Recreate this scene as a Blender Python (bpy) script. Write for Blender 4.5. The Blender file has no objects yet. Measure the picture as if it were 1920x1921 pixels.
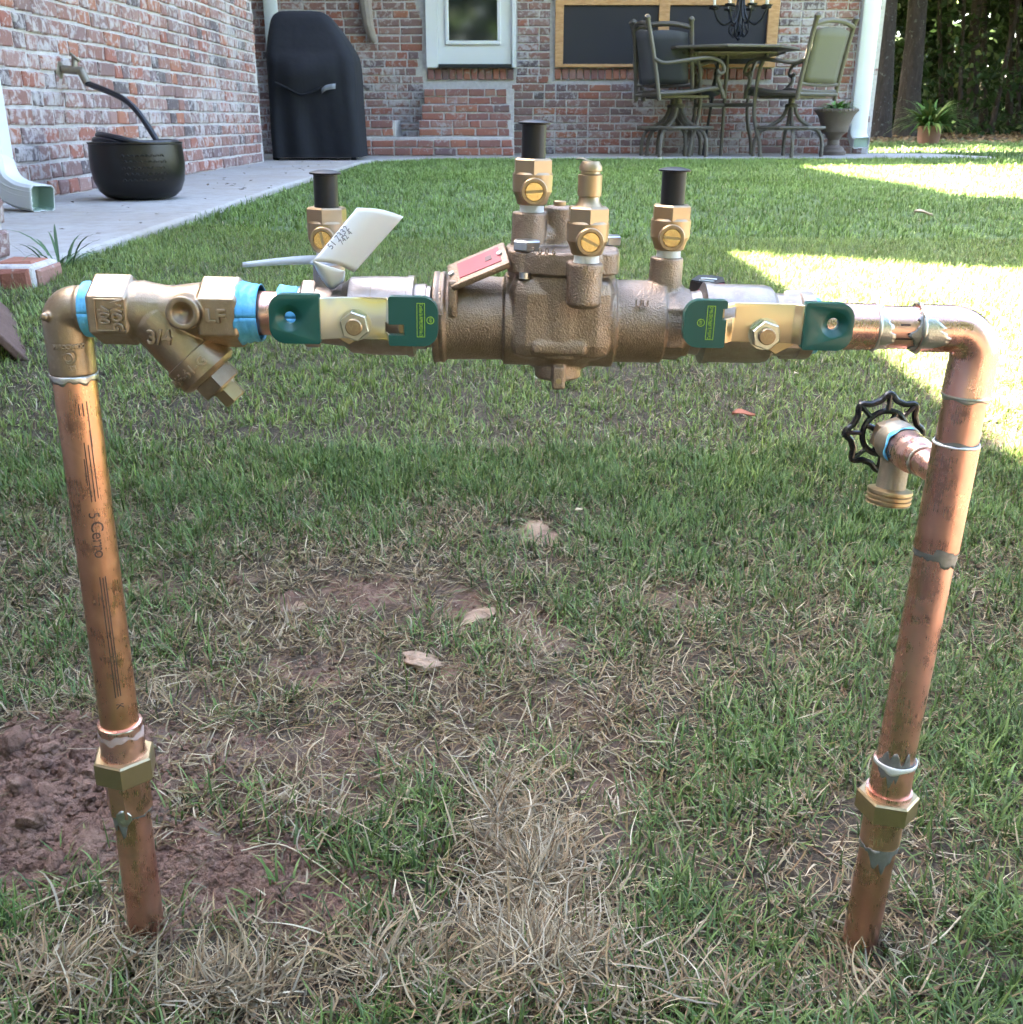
import bpy, bmesh, math, random
import numpy as np
from mathutils import geometry, Vector, Matrix, Euler, Quaternion
random.seed(7)
RNG = np.random.default_rng(11)
R = math.radians
V = Vector
SC = bpy.context.scene
COL = SC.collection

# ---------------------------------------------------------------- camera, world, sun, exposure
PIT = R(20.9)
CH = 0.5
cam_d = bpy.data.cameras.new('camera')
cam_d.sensor_width = 36.0
cam_d.lens = 36.0
cam_d.clip_start = 0.02
cam_d.clip_end = 500
cam = bpy.data.objects.new('camera', cam_d)
COL.objects.link(cam)
cam.location = (0, 0, CH)
cam.rotation_euler = (R(90) - PIT, 0, 0)
SC.camera = cam
cam_d.dof.use_dof = True
cam_d.dof.focus_distance = 0.62
cam_d.dof.aperture_fstop = 36 / 0.55      # 0.55 mm entrance pupil, like a phone

SUN_EL = R(46)
SDX, SDY = 0.89, -0.456                      # horizontal travel of the light
world = bpy.data.worlds.new('World')
SC.world = world
world.use_nodes = True
wn = world.node_tree
wn.nodes.clear()
sky = wn.nodes.new('ShaderNodeTexSky')
sky.sky_type = 'NISHITA'
sky.sun_disc = False
sky.sun_elevation = SUN_EL
sky.sun_rotation = math.atan2(-SDX, -SDY)
sky.dust_density = 2.5
bg = wn.nodes.new('ShaderNodeBackground')
bg.inputs['Strength'].default_value = 0.05
wo = wn.nodes.new('ShaderNodeOutputWorld')
wn.links.new(sky.outputs[0], bg.inputs[0])
wn.links.new(bg.outputs[0], wo.inputs[0])

sun_d = bpy.data.lights.new('sun', 'SUN')
sun_d.energy = 5.0
sun_d.angle = R(0.6)
sun_d.color = (1.0, 0.93, 0.80)
sun = bpy.data.objects.new('sun', sun_d)
COL.objects.link(sun)
ld = V((SDX * math.cos(SUN_EL), SDY * math.cos(SUN_EL), -math.sin(SUN_EL)))
sun.rotation_euler = ld.to_track_quat('-Z', 'Y').to_euler()
sun.location = (-6, 3, 9)

vs = SC.view_settings
vs.view_transform = 'Standard'
vs.look = 'None'
vs.exposure = 5.38
vs.use_white_balance = True
vs.white_balance_temperature = 6950
vs.gamma = 1.0
vs.use_curve_mapping = False
SC.cycles.max_bounces = 6
SC.cycles.diffuse_bounces = 2
SC.cycles.transmission_bounces = 4
SC.cycles.use_adaptive_sampling = True
SC.cycles.adaptive_threshold = 0.04
SC.cycles.adaptive_min_samples = 16
SC.cycles.caustics_reflective = False
SC.cycles.caustics_refractive = False

# ---------------------------------------------------------------- maths helpers
CS, SN = math.cos(PIT), math.sin(PIT)


def sst(a, b, t):
    t = np.clip((t - a) / (b - a), 0, 1)
    return t * t * (3 - 2 * t)


def hash2(ix, iy, s=0):
    n = (ix * 374761393 + iy * 668265263 + s * 1442695041).astype(np.int64) & 0x7fffffff
    n = ((n ^ (n >> 13)) * 1274126177) & 0x7fffffff
    return ((n ^ (n >> 16)) & 0xffff) / 65535.0


def vnoise(x, y, s=0):
    x = np.asarray(x, float)
    y = np.asarray(y, float)
    ix = np.floor(x).astype(np.int64)
    iy = np.floor(y).astype(np.int64)
    fx = x - ix
    fy = y - iy
    fx = fx * fx * (3 - 2 * fx)
    fy = fy * fy * (3 - 2 * fy)
    a = hash2(ix, iy, s)
    b = hash2(ix + 1, iy, s)
    c = hash2(ix, iy + 1, s)
    d = hash2(ix + 1, iy + 1, s)
    return (a * (1 - fx) + b * fx) * (1 - fy) + (c * (1 - fx) + d * fx) * fy


def fbm(x, y, s=0, o=4):
    t = 0
    a = 0.5
    for i in range(o):
        t = t + a * vnoise(x, y, s + i)
        x = x * 2.03 + 1.7
        y = y * 2.03 + 3.1
        a *= 0.5
    return t


PATIO_Z = 0.21


def hbase(x, y):
    h = 0.125 * sst(.55, 2.3, y) + 0.055 * sst(1.8, 6, y) + 0.015 * sst(6, 9, y)
    k = sst(.45, 1.0, -x) * sst(1.3, 2.4, y)
    return h + (0.186 - h) * k


def project(x, y, z):
    dz = z - CH
    zc = y * CS - dz * SN
    yc = y * SN + dz * CS
    zc = np.maximum(zc, 1e-3)
    return 960 + 1920 * x / zc, 960.5 - 1920 * yc / zc


def ray(px, py):
    v = (py - 960.5) / 1920
    return V(((px - 960) / 1920, CS - v * SN, -(SN + v * CS)))


def AT(px, py, D):
    """world point seen at photo pixel, on the vertical plane Y = D"""
    d = ray(px, py)
    t = D / d.y
    return V((d.x * t, D, CH + d.z * t))


def ATX(px, py, X):
    d = ray(px, py)
    t = X / d.x
    return V((X, d.y * t, CH + d.z * t))


def GND(px, py, z=None):
    d = ray(px, py)
    if z is not None:
        t = (z - CH) / d.z
        return V((d.x * t, d.y * t, z))
    x, y = GNDA([px], [py])
    return V((x[0], y[0], float(hfull(x[0], y[0]))))


TT = np.geomspace(.25, 90, 900)


def GNDA(px, py):
    """where the lawn is met by the sight lines of many photo pixels"""
    xs, ys = [], []
    for a, b in zip(px, py):
        d = ray(a, b)
        q = CH + d.z * TT - hbase(d.x * TT, d.y * TT)
        i = max(1, int(np.argmax(q <= 0)))
        f = q[i - 1] / (q[i - 1] - q[i])
        t = TT[i - 1] + (TT[i] - TT[i - 1]) * f
        xs.append(d.x * t)
        ys.append(d.y * t)
    return np.array(xs), np.array(ys)


# soil and dryness maps: places on the ground measured once in the photograph
SOIL = [(120, 1480, 190, 125, 1), (40, 1595, 125, 105, 1), (400, 1640, 230, 75, .75), (600, 1690, 140, 65, .65),
        (300, 1420, 220, 60, .45), (560, 1480, 180, 60, .45), (1000, 990, 30, 24, 1), (890, 1145, 52, 36, .9),
        (560, 1135, 32, 22, .8), (600, 1262, 80, 28, .9), (800, 1245, 58, 18, .9), (700, 1120, 95, 32, .65),
        (1010, 1180, 60, 40, .55), (440, 1090, 42, 22, .6), (640, 1390, 75, 40, .6), (1260, 1110, 60, 26, .5),
        (1150, 1470, 80, 40, .4), (1050, 1330, 90, 30, .35), (280, 1100, 60, 20, .4), (1480, 1230, 50, 22, .4), (760, 1180, 300, 90, .15), (900, 1380, 330, 90, .2), (380, 1290, 120, 50, .3), (1200, 1560, 160, 60, .2)]
DRY = [(1000, 1700, 190, 260, 1.0), (470, 1840, 270, 120, .9), (140, 1830, 190, 130, .75), (300, 1400, 330, 250, .75), (1350, 1850, 420, 110, .45),
       (850, 1250, 580, 260, .85), (150, 1150, 320, 260, .55), (250, 850, 330, 200, .38), (1230, 1230, 170, 140, .7),
       (1100, 780, 400, 120, .22), (640, 560, 300, 60, .2), (1500, 1200, 300, 300, .3), (1800, 1100, 150, 200, .4), (1480, 1270, 420, 280, .5), (1650, 1620, 300, 260, .42), (250, 1000, 330, 200, .5)]


def field(lst, px, py):
    o = np.zeros_like(px)
    for cx, cy, rx, ry, k in lst:
        q = ((px - cx) / rx) ** 2 + ((py - cy) / ry) ** 2
        o = np.maximum(o, k * np.clip(1.6 - q * 1.1, 0, 1))
    return o


def soil_field(x, y):
    z = hbase(x, y)
    px, py = project(x, y, z)
    n = fbm(x * 30, y * 30, 5) * 130 - 62
    return field(SOIL, px + n, py + n * .6) * (y < 2.2) * (y > .2)


def dry_field(x, y):
    z = hbase(x, y)
    px, py = project(x, y, z)
    return field(DRY, px, py) * (y < 3.5) * (y > .2)


def hfull(x, y):
    x = np.asarray(x, float)
    y = np.asarray(y, float)
    h = hbase(x, y)
    near = 1 - sst(1.2, 2.4, y)
    s = soil_field(x, y)
    h = h + near * (fbm(x * 9, y * 9, 21) - .47) * .016
    h = h + s * near * ((fbm(x * 30, y * 30, 31, 4) - .45) * .034 - .005)
    # heaped clods at left by the riser
    cl = np.exp(-(((x + .27) / .10) ** 2 + ((y - .66) / .10) ** 2))
    h = h + cl * (.008 + .030 * np.abs(fbm(x * 26, y * 26, 77, 3) - .45) * 2)
    h = h - .013 * np.exp(-(((x - .215) / .05) ** 2 + ((y - .50) / .05) ** 2))
    far = sst(2.0, 4, y)
    h = h + far * (fbm(x * .8, y * .8, 3) - .47) * .016
    return h


# ---------------------------------------------------------------- object helpers
def tag(o, label=None, cat=None, group=None, kind=None):
    if label:
        o['label'] = label
    if cat:
        o['category'] = cat
    if group:
        o['group'] = group
    if kind:
        o['kind'] = kind
    return o


def thing(name, label, cat, loc=(0, 0, 0), rot=(0, 0, 0), group=None):
    o = bpy.data.objects.new(name, None)
    o.empty_display_size = .05
    COL.objects.link(o)
    o.location = loc
    o.rotation_euler = rot
    return tag(o, label, cat, group)


def link(o, parent=None):
    COL.objects.link(o)
    if parent is not None:
        o.parent = parent
    return o


def copy_tree(o, parent=None):
    c = o.copy()
    COL.objects.link(c)
    c.parent = parent
    for ch in list(o.children):
        copy_tree(ch, c)
    return c


def frame(axis):
    a = V(axis).normalized()
    ref = V((0, -1, 0)) if abs(a.y) < .85 else V((1, 0, 0))
    e1 = (ref - a * ref.dot(a)).normalized()      # theta = 0 points to the viewer's side (-Y)
    e2 = a.cross(e1)
    return a, e1, e2


class MB:
    def __init__(s):
        s.v = []
        s.f = []

    def add(s, vs, fs):
        b = len(s.v)
        s.v += [tuple(p) for p in vs]
        s.f += [tuple(i + b for i in f) for f in fs]
        return s

    def lathe(s, prof, o, axis, seg=32, rot=0.0, cap=True):
        """prof: (radius, distance along axis)"""
        a, e1, e2 = frame(axis)
        o = V(o)
        vs, fs = [], []
        n = len(prof)
        for r, t in prof:
            for k in range(seg):
                th = 2 * math.pi * k / seg + rot
                vs.append(o + a * t + (e1 * math.cos(th) + e2 * math.sin(th)) * max(r, 1e-5))
        for i in range(n - 1):
            for k in range(seg):
                k2 = (k + 1) % seg
                fs.append((i * seg + k, i * seg + k2, (i + 1) * seg + k2, (i + 1) * seg + k))
        if cap:
            fs.append(tuple(reversed(range(seg))))
            fs.append(tuple(range((n - 1) * seg, n * seg)))
        return s.add(vs, fs)

    def cyl(s, p, q, r, r2=None, seg=32, rot=0.0, ch=0):
        p, q = V(p), V(q)
        L = (q - p).length
        r2 = r if r2 is None else r2
        pr = [(r, 0), (r2, L)] if not ch else [(r - ch, 0), (r, ch), (r2, L - ch), (r2 - ch, L)]
        return s.lathe(pr, p, q - p, seg, rot)

    def hexn(s, p, q, af, rot=0.0, ch=.0006, n=6):
        """n-gon prism, af = across flats; rot 0 -> a flat faces theta 0"""
        rc = af / 2 / math.cos(math.pi / n)
        p, q = V(p), V(q)
        L = (q - p).length
        return s.lathe([(rc - ch, 0), (rc, ch), (rc, L - ch), (rc - ch, L)], p, q - p, n, rot + math.pi / n)

    def tube(s, pts, r, seg=14, cap=True):
        pts = [V(p) for p in pts]
        n = len(pts)
        rs = r if isinstance(r, (list, tuple)) else [r] * n
        t0 = (pts[1] - pts[0]).normalized()
        _, e1, _ = frame(t0)
        vs, fs = [], []
        for i in range(n):
            if i == 0:
                t = t0
            elif i == n - 1:
                t = (pts[i] - pts[i - 1]).normalized()
            else:
                t = ((pts[i + 1] - pts[i]).normalized() + (pts[i] - pts[i - 1]).normalized()).normalized()
            e1 = (e1 - t * e1.dot(t)).normalized()
            e2 = t.cross(e1)
            for k in range(seg):
                th = 2 * math.pi * k / seg
                vs.append(pts[i] + (e1 * math.cos(th) + e2 * math.sin(th)) * rs[i])
        for i in range(n - 1):
            for k in range(seg):
                k2 = (k + 1) % seg
                fs.append((i * seg + k, i * seg + k2, (i + 1) * seg + k2, (i + 1) * seg + k))
        if cap:
            fs.append(tuple(reversed(range(seg))))
            fs.append(tuple(range((n - 1) * seg, n * seg)))
        return s.add(vs, fs)

    def ring(s, c, axis, R_, r, seg=40, rs=10, wob=0, sx=1, sy=1):
        a, e1, e2 = frame(axis)
        c = V(c)
        vs, fs = [], []
        for k in range(seg):
            th = 2 * math.pi * k / seg
            d = e1 * math.cos(th) * sx + e2 * math.sin(th) * sy
            w = 1 + wob * math.sin(th * 3.1 + 1) * math.sin(th * 7.3 + 2)
            for j in range(rs):
                ph = 2 * math.pi * j / rs
                vs.append(c + d * (R_ + r * w * math.cos(ph)) + a * r * w * math.sin(ph))
        for k in range(seg):
            for j in range(rs):
                k2, j2 = (k + 1) % seg, (j + 1) % rs
                fs.append((k * rs + j, k2 * rs + j, k2 * rs + j2, k * rs + j2))
        return s.add(vs, fs)

    def box(s, c, size, M=None, ch=0):
        c = V(c)
        hx, hy, hz = size[0] / 2, size[1] / 2, size[2] / 2
        if ch:
            bm = bmesh.new()
            bmesh.ops.create_cube(bm, size=1)
            for v in bm.verts:
                v.co = V((v.co.x * size[0], v.co.y * size[1], v.co.z * size[2]))
            bmesh.ops.bevel(bm, geom=list(bm.edges), offset=ch, segments=2, affect='EDGES', profile=.5)
            vs = [v.co.copy() for v in bm.verts]
            bm.verts.index_update()
            fs = [[v.index for v in f.verts] for f in bm.faces]
            bm.free()
        else:
            vs = [V((x, y, z)) for x in (-hx, hx) for y in (-hy, hy) for z in (-hz, hz)]
            fs = [(0, 1, 3, 2), (4, 6, 7, 5), (0, 4, 5, 1), (2, 3, 7, 6), (0, 2, 6, 4), (1, 5, 7, 3)]
        if M is not None:
            vs = [M @ v for v in vs]
        return s.add([v + c for v in vs], fs)

    def extrude(s, outline, ex, ey, ez, o, t, tess=False):
        """outline [(a,b)] in plane ex,ey at origin o, thickness t along ez (from 0 to t)"""
        ex, ey, ez, o = V(ex), V(ey), V(ez), V(o)
        n = len(outline)
        if tess:
            tr = geometry.tessellate_polygon([[V((a, b, 0)) for a, b in outline]])
            vs = [o + ex * a + ey * b for a, b in outline] + [o + ex * a + ey * b + ez * t for a, b in outline]
            fs = [tuple(q) for q in tr] + [tuple(i + n for i in reversed(q)) for q in tr]
            fs += [(i, (i + 1) % n, (i + 1) % n + n, i + n) for i in range(n)]
            return s.add(vs, fs)
        vs = [o + ex * a + ey * b for a, b in outline] + [o + ex * a + ey * b + ez * t for a, b in outline]
        fs = [tuple(reversed(range(n))), tuple(range(n, 2 * n))]
        fs += [(i, (i + 1) % n, (i + 1) % n + n, i + n) for i in range(n)]
        return s.add(vs, fs)

    def grid(s, P):
        """P: rows of points"""
        n, m = len(P), len(P[0])
        vs = [p for row in P for p in row]
        fs = [(i * m + j, i * m + j + 1, (i + 1) * m + j + 1, (i + 1) * m + j) for i in range(n - 1) for j in range(m - 1)]
        return s.add(vs, fs)

    def patch(s, o, axis, r, th0, th1, lo, hi, n=24, m=4):
        """thin patch lying on a cylinder: between lo(th) and hi(th) along the axis"""
        a, e1, e2 = frame(axis)
        o = V(o)
        P = []
        for i in range(n + 1):
            th = th0 + (th1 - th0) * i / n
            d = e1 * math.cos(th) + e2 * math.sin(th)
            l, h = lo(th), hi(th)
            P.append([o + d * r + a * (l + (h - l) * j / m) for j in range(m + 1)])
        return s.grid(P)

    def build(s, name, mat, parent=None, ang=35, mesh_only=False, remesh=None, smooth_it=4, thick=None, bevel=None, col=None):
        me = bpy.data.meshes.new(name)
        me.from_pydata(s.v, [], s.f)
        me.update()
        bm = bmesh.new()
        bm.from_mesh(me)
        bmesh.ops.recalc_face_normals(bm, faces=bm.faces)
        bm.to_mesh(me)
        bm.free()
        if mat:
            me.materials.append(mat)
        if ang:
            me.shade_smooth()
            if not remesh:
                me.set_sharp_from_angle(angle=R(ang))
        if mesh_only:
            return me
        o = bpy.data.objects.new(name, me)
        link(o, parent)
        if remesh:
            md = o.modifiers.new('r', 'REMESH')
            md.mode = 'VOXEL'
            md.voxel_size = remesh
            md.use_smooth_shade = True
            if smooth_it:
                md = o.modifiers.new('s', 'SMOOTH')
                md.factor = .5
                md.iterations = smooth_it
        if thick:
            md = o.modifiers.new('t', 'SOLIDIFY')
            md.thickness = thick
            md.offset = 0
        if bevel:
            md = o.modifiers.new('b', 'BEVEL')
            md.width = bevel
            md.segments = 3
            md.limit_method = 'ANGLE'
            md.angle_limit = R(40)
        return o


def arc(c, ex, ey, r, a0, a1, n):
    c, ex, ey = V(c), V(ex), V(ey)
    return [c + (ex * math.cos(a0 + (a1 - a0) * i / n) + ey * math.sin(a0 + (a1 - a0) * i / n)) * r for i in range(n + 1)]


def spline(pts, n=6):
    pts = [V(p) for p in pts]
    out = []
    for i in range(len(pts) - 1):
        p0 = pts[max(i - 1, 0)]
        p1, p2 = pts[i], pts[i + 1]
        p3 = pts[min(i + 2, len(pts) - 1)]
        for k in range(n):
            t = k / n
            out.append(.5 * ((2 * p1) + (p2 - p0) * t + (2 * p0 - 5 * p1 + 4 * p2 - p3) * t * t + (3 * p1 - p0 - 3 * p2 + p3) * t ** 3))
    out.append(pts[-1])
    return out


def text_obj(body, size, o, ex, ey, ext, mat, parent, name='lettering', xs=1.0, align='CENTER', space=1.0, bevel=0.0):
    cu = bpy.data.curves.new('t', 'FONT')
    cu.body = body
    cu.size = size
    cu.extrude = ext
    cu.bevel_depth = bevel
    cu.resolution_u = 3
    cu.align_x = align
    cu.align_y = 'CENTER'
    cu.space_character = space
    to = bpy.data.objects.new('t', cu)
    COL.objects.link(to)
    dg = bpy.context.evaluated_depsgraph_get()
    me = bpy.data.meshes.new_from_object(to.evaluated_get(dg))
    bpy.data.objects.remove(to)
    bpy.data.curves.remove(cu)
    ex = V(ex).normalized()
    ey = (V(ey) - ex * V(ey).dot(ex)).normalized()
    ez = ex.cross(ey)
    M = Matrix.Translation(V(o)) @ Matrix((ex * xs, ey, ez)).transposed().to_4x4()
    me.transform(M)
    me.name = name
    me.materials.clear()
    me.materials.append(mat)
    ob = bpy.data.objects.new(name, me)
    return link(ob, parent)


# ---------------------------------------------------------------- materials
class NT:
    def __init__(s, name):
        s.m = bpy.data.materials.new(name)
        s.m.use_nodes = True
        s.t = s.m.node_tree
        s.b = s.t.nodes['Principled BSDF']

    def n(s, typ, **k):
        nd = s.t.nodes.new(typ)
        for a, b in k.items():
            setattr(nd, a, b)
        return nd

    def l(s, a, b):
        s.t.links.new(a, b)

    def set(s, **k):
        for a, b in k.items():
            s.b.inputs[a.replace('_', ' ')].default_value = b
        return s

    def noise(s, scale, detail=3, rough=.55, dist=0, coord='Object', vec=None):
        nd = s.n('ShaderNodeTexNoise')
        nd.inputs['Scale'].default_value = scale
        nd.inputs['Detail'].default_value = detail
        nd.inputs['Roughness'].default_value = rough
        nd.inputs['Distortion'].default_value = dist
        s.l(vec if vec is not None else s.coord(coord), nd.inputs['Vector'])
        return nd.outputs['Fac']

    def coord(s, c):
        if c == 'World':
            return s.n('ShaderNodeNewGeometry').outputs['Position']
        return s.n('ShaderNodeTexCoord').outputs[c]

    def ramp(s, fac, stops, interp='LINEAR'):
        nd = s.n('ShaderNodeValToRGB')
        cr = nd.color_ramp
        cr.interpolation = interp
        while len(cr.elements) < len(stops):
            cr.elements.new(.5)
        for e, (p, c) in zip(cr.elements, stops):
            e.position = p
            e.color = (*c, 1) if not isinstance(c, float) else (c, c, c, 1)
        s.l(fac, nd.inputs[0])
        return nd.outputs[0]

    def mix(s, fac, a, b, mode='MIX'):
        nd = s.n('ShaderNodeMix', data_type='RGBA', blend_type=mode)
        for sock, x in ((nd.inputs[0], fac), (nd.inputs[6], a), (nd.inputs[7], b)):
            if isinstance(x, (int, float)):
                sock.default_value = x
            elif isinstance(x, tuple):
                sock.default_value = (*x, 1)
            else:
                s.l(x, sock)
        return nd.outputs[2]

    def math(s, op, a, b=0.0, clamp=False):
        nd = s.n('ShaderNodeMath', operation=op, use_clamp=clamp)
        for sock, x in ((nd.inputs[0], a), (nd.inputs[1], b)):
            if isinstance(x, (int, float)):
                sock.default_value = x
            else:
                s.l(x, sock)
        return nd.outputs[0]

    def bump(s, h, strength=.3, dist=.001):
        nd = s.n('ShaderNodeBump')
        nd.inputs['Strength'].default_value = strength
        nd.inputs['Distance'].default_value = dist
        s.l(h, nd.inputs['Height'])
        s.l(nd.outputs[0], s.b.inputs['Normal'])
        return nd

    def color(s, c):
        if isinstance(c, tuple):
            s.b.inputs['Base Color'].default_value = (*c, 1)
        else:
            s.l(c, s.b.inputs['Base Color'])

    def rough(s, c):
        s.l(c, s.b.inputs['Roughness'])


def simple(name, c, rough=.5, metal=0.0, nz=None, bump=None, **k):
    t = NT(name)
    if nz:
        sc, c2 = nz
        t.color(t.mix(t.noise(sc, 4), c, c2))
    else:
        t.color(c)
    t.set(Roughness=rough, Metallic=metal, **k)
    if bump:
        t.bump(t.noise(bump[0], 3), bump[1], bump[2])
    return t.m


def cast(name, base, dark, rough, bs, bstr, bd, metal=.9):
    t = NT(name)
    f = t.noise(90, 4, .6)
    c = t.ramp(f, [(.3, dark), (.62, base)])
    c = t.mix(t.ramp(t.noise(420, 2), [(.55, 0.0), (.75, .35)]), c, tuple(min(1, x * 1.35) for x in base))
    t.color(c)
    t.set(Metallic=metal)
    t.rough(t.ramp(t.noise(160, 3), [(.3, rough - .08), (.7, rough + .1)]))
    t.bump(t.math('ADD', t.noise(bs, 2, .5), t.math('MULTIPLY', t.noise(bs * .45, 2), .4)), bstr, bd)
    return t.m


def copper(name, a, b, stain, rough=.3, stain_amt=.55):
    t = NT(name)
    c = t.ramp(t.noise(26, 5, .62, .6), [(.3, b), (.66, a)])
    c = t.mix(t.ramp(t.noise(48, 3, .6, 1.2), [(stain_amt - .04, 0.0), (stain_amt + .22, .36)]), c, stain)
    c = t.mix(t.ramp(t.noise(900, 1), [(.70, 0.0), (.78, .5)]), c, (.85, .62, .5))
    t.color(c)
    t.set(Metallic=1.0)
    mp = t.n('ShaderNodeMapping')
    mp.inputs['Scale'].default_value = (1, 1, .04)
    t.l(t.coord('Object'), mp.inputs[0])
    scr = t.noise(1400, 3, .7, vec=mp.outputs[0])
    t.rough(t.math('ADD', t.ramp(t.noise(70, 4, .6), [(.3, rough - .08), (.7, rough + .14)]), t.math('MULTIPLY', t.math('SUBTRACT', scr, .5), .25)))
    t.bump(t.math('ADD', t.noise(60, 2), t.math('MULTIPLY', scr, .15)), .12, .0008)
    return t.m


M = {}
M['body'] = cast('cast_bronze_rough', (.315, .238, .182), (.235, .172, .128), .44, 1250, .75, .0007)
M['smooth_bronze'] = cast('cast_bronze_smooth', (.35, .27, .19), (.28, .21, .145), .38, 1500, .3, .0004)
M['grey_bronze'] = cast('cast_bronze_grey', (.38, .32, .28), (.29, .23, .195), .38, 1200, .3, .0005)
M['brass'] = simple('machined_brass', (.40, .30, .195), .42, 1.0, nz=(140, (.33, .24, .15)), bump=(900, .08, .0003))
M['brass_bright'] = simple('polished_brass', (.66, .52, .26), .22, 1.0, nz=(300, (.6, .43, .18)))
M['nut_brass'] = simple('nut_brass', (.44, .35, .21), .42, 1.0, nz=(120, (.36, .28, .17)), bump=(1200, .15, .0003))
M['copper'] = copper('copper_pink', (.80, .48, .40), (.70, .39, .32), (.36, .30, .28), .27, .60)
M['copper_brown'] = copper('copper_brown', (.76, .42, .275), (.66, .345, .215), (.45, .23, .14), .28, .62)
M['copper_red'] = copper('copper_red', (.76, .43, .35), (.63, .33, .26), (.36, .25, .21), .28, .58)
M['solder'] = simple('solder', (.66, .65, .62), .3, 1.0, nz=(400, (.42, .42, .40)), bump=(1300, .5, .0005))
M['flux'] = simple('solder_flux', (.17, .17, .165), .45, .7, nz=(420, (.30, .30, .29)), bump=(1800, .5, .0004))
M['solder_white'] = simple('white_solder', (.80, .80, .78), .4, .3, nz=(400, (.62, .62, .60)), bump=(1300, .4, .0005))
M['ink'] = simple('stencil_ink', (.10, .062, .052), .55, .5)
M['black_rubber'] = simple('black_rubber', (.006, .007, .009), .42, 0, nz=(200, (.010, .010, .013)))
M['black_rubber'].node_tree.nodes['Principled BSDF'].inputs['Specular IOR Level'].default_value = .3
M['teflon_white'] = simple('white_thread_tape', (.78, .79, .80), .6, bump=(900, .5, .0004))
M['teflon_blue'] = NT('blue_thread_tape').m
t = NT('blue_thread_tape')
t.color(t.ramp(t.noise(120, 4, .6), [(.3, (.06, .34, .66)), (.6, (.13, .50, .80)), (.8, (.35, .66, .86))]))
t.set(Roughness=.5)
t.bump(t.noise(500, 3), .4, .0006)
bpy.data.materials.remove(M['teflon_blue'])
M['teflon_blue'] = t.m
M['vinyl'] = simple('green_vinyl', (.006, .085, .068), .30, 0, nz=(60, (.005, .07, .056)), bump=(220, .06, .0006))
t = NT('yellow_zinc')
t.color(t.ramp(t.noise(38, 3, .5, .8), [(.30, (.52, .55, .60)), (.48, (.66, .66, .52)), (.62, (.76, .64, .30)), (.78, (.70, .62, .50))]))
t.set(Metallic=1.0, Roughness=.36)
M['zinc_yellow'] = t.m
M['zinc_tan'] = simple('tan_zinc', (.76, .60, .36), .36, 1.0, nz=(50, (.70, .56, .38)))
M['zinc_nut'] = simple('zinc_nut', (.62, .62, .56), .28, 1.0, nz=(300, (.50, .52, .40)))
M['print_yellow'] = simple('lime_print', (.30, .52, .06), .5)
M['red_label'] = simple('red_label', (.42, .02, .045), .3, 0, nz=(300, (.30, .02, .04)))
M['label_ink'] = simple('label_ink', (.10, .02, .03), .5)
M['paper'] = simple('white_paper', (.88, .90, .94), .55)
M['paper_ink'] = simple('pen_ink', (.03, .03, .06), .6)
t = NT('zip_tie')
t.color((.62, .68, .76))
t.set(Roughness=.35)
t.b.inputs['Transmission Weight'].default_value = .25
M['tie'] = t.m
M['tag_black'] = simple('tag_black', (.015, .015, .02), .35)
M['tag_red'] = simple('tag_red', (.55, .02, .05), .4)
M['wheel_black'] = simple('black_enamel', (.008, .008, .009), .22, 0, bump=(400, .06, .0004))
M['bolt'] = simple('steel_bolt', (.55, .56, .58), .3, 1.0, nz=(300, (.42, .43, .45)))

# brick
def brick_mat(name, per_island, pale=0.5, warm=0.0):
    t = NT(name)
    if per_island:
        rnd = t.n('ShaderNodeNewGeometry').outputs['Random Per Island']
    else:
        rnd = t.n('ShaderNodeObjectInfo').outputs['Random']
    base = t.ramp(rnd, [(0, (.28, .135, .11)), (.16, (.23, .14, .13)), (.28, (.33, .115, .08)), (.38, (.24, .145, .135)),
                        (.52, (.31, .17, .145)), (.64, (.17, .115, .12)), (.73, (.34, .205, .18)), (.85, (.10, .088, .095)),
                        (.92, (.38, .145, .085))], 'CONSTANT')
    if warm:
        base = t.ramp(rnd, [(0, (.36, .13, .09)), (.2, (.31, .14, .11)), (.4, (.40, .15, .09)), (.6, (.27, .12, .10)), (.8, (.35, .18, .14)), (.92, (.19, .12, .12))], 'CONSTANT')
    pos = t.coord('World')
    f1 = t.noise(16, 4, .6, 0, vec=pos)
    base = t.mix(t.math('MULTIPLY', f1, .55), base, (.15, .08, .07))
    # lime mortar smeared over the faces
    off = t.math('MULTIPLY', rnd, 37.0)
    cmb = t.n('ShaderNodeVectorMath', operation='ADD')
    t.l(pos, cmb.inputs[0])
    cx = t.n('ShaderNodeCombineXYZ')
    t.l(off, cx.inputs[0])
    t.l(off, cx.inputs[1])
    t.l(cx.outputs[0], cmb.inputs[1])
    sm = t.noise(24, 5, .68, .5, vec=cmb.outputs[0])
    lvl = t.math('ADD', sm, t.math('MULTIPLY', t.math('SUBTRACT', t.noise(2.2, 2, vec=pos), .5), .5))
    fac = t.ramp(lvl, [(pale, 0.0), (pale + .06, .55), (pale + .22, .9)])
    base = t.mix(fac, base, (.47, .425, .415))
    # rain splashed dirt low on the wall keeps its own shape
    t.color(base)
    t.set(Roughness=.88)
    t.bump(t.math('ADD', t.noise(60, 5, .65, vec=pos), t.math('MULTIPLY', fac, .3)), .7, .006)
    return t.m


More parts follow.
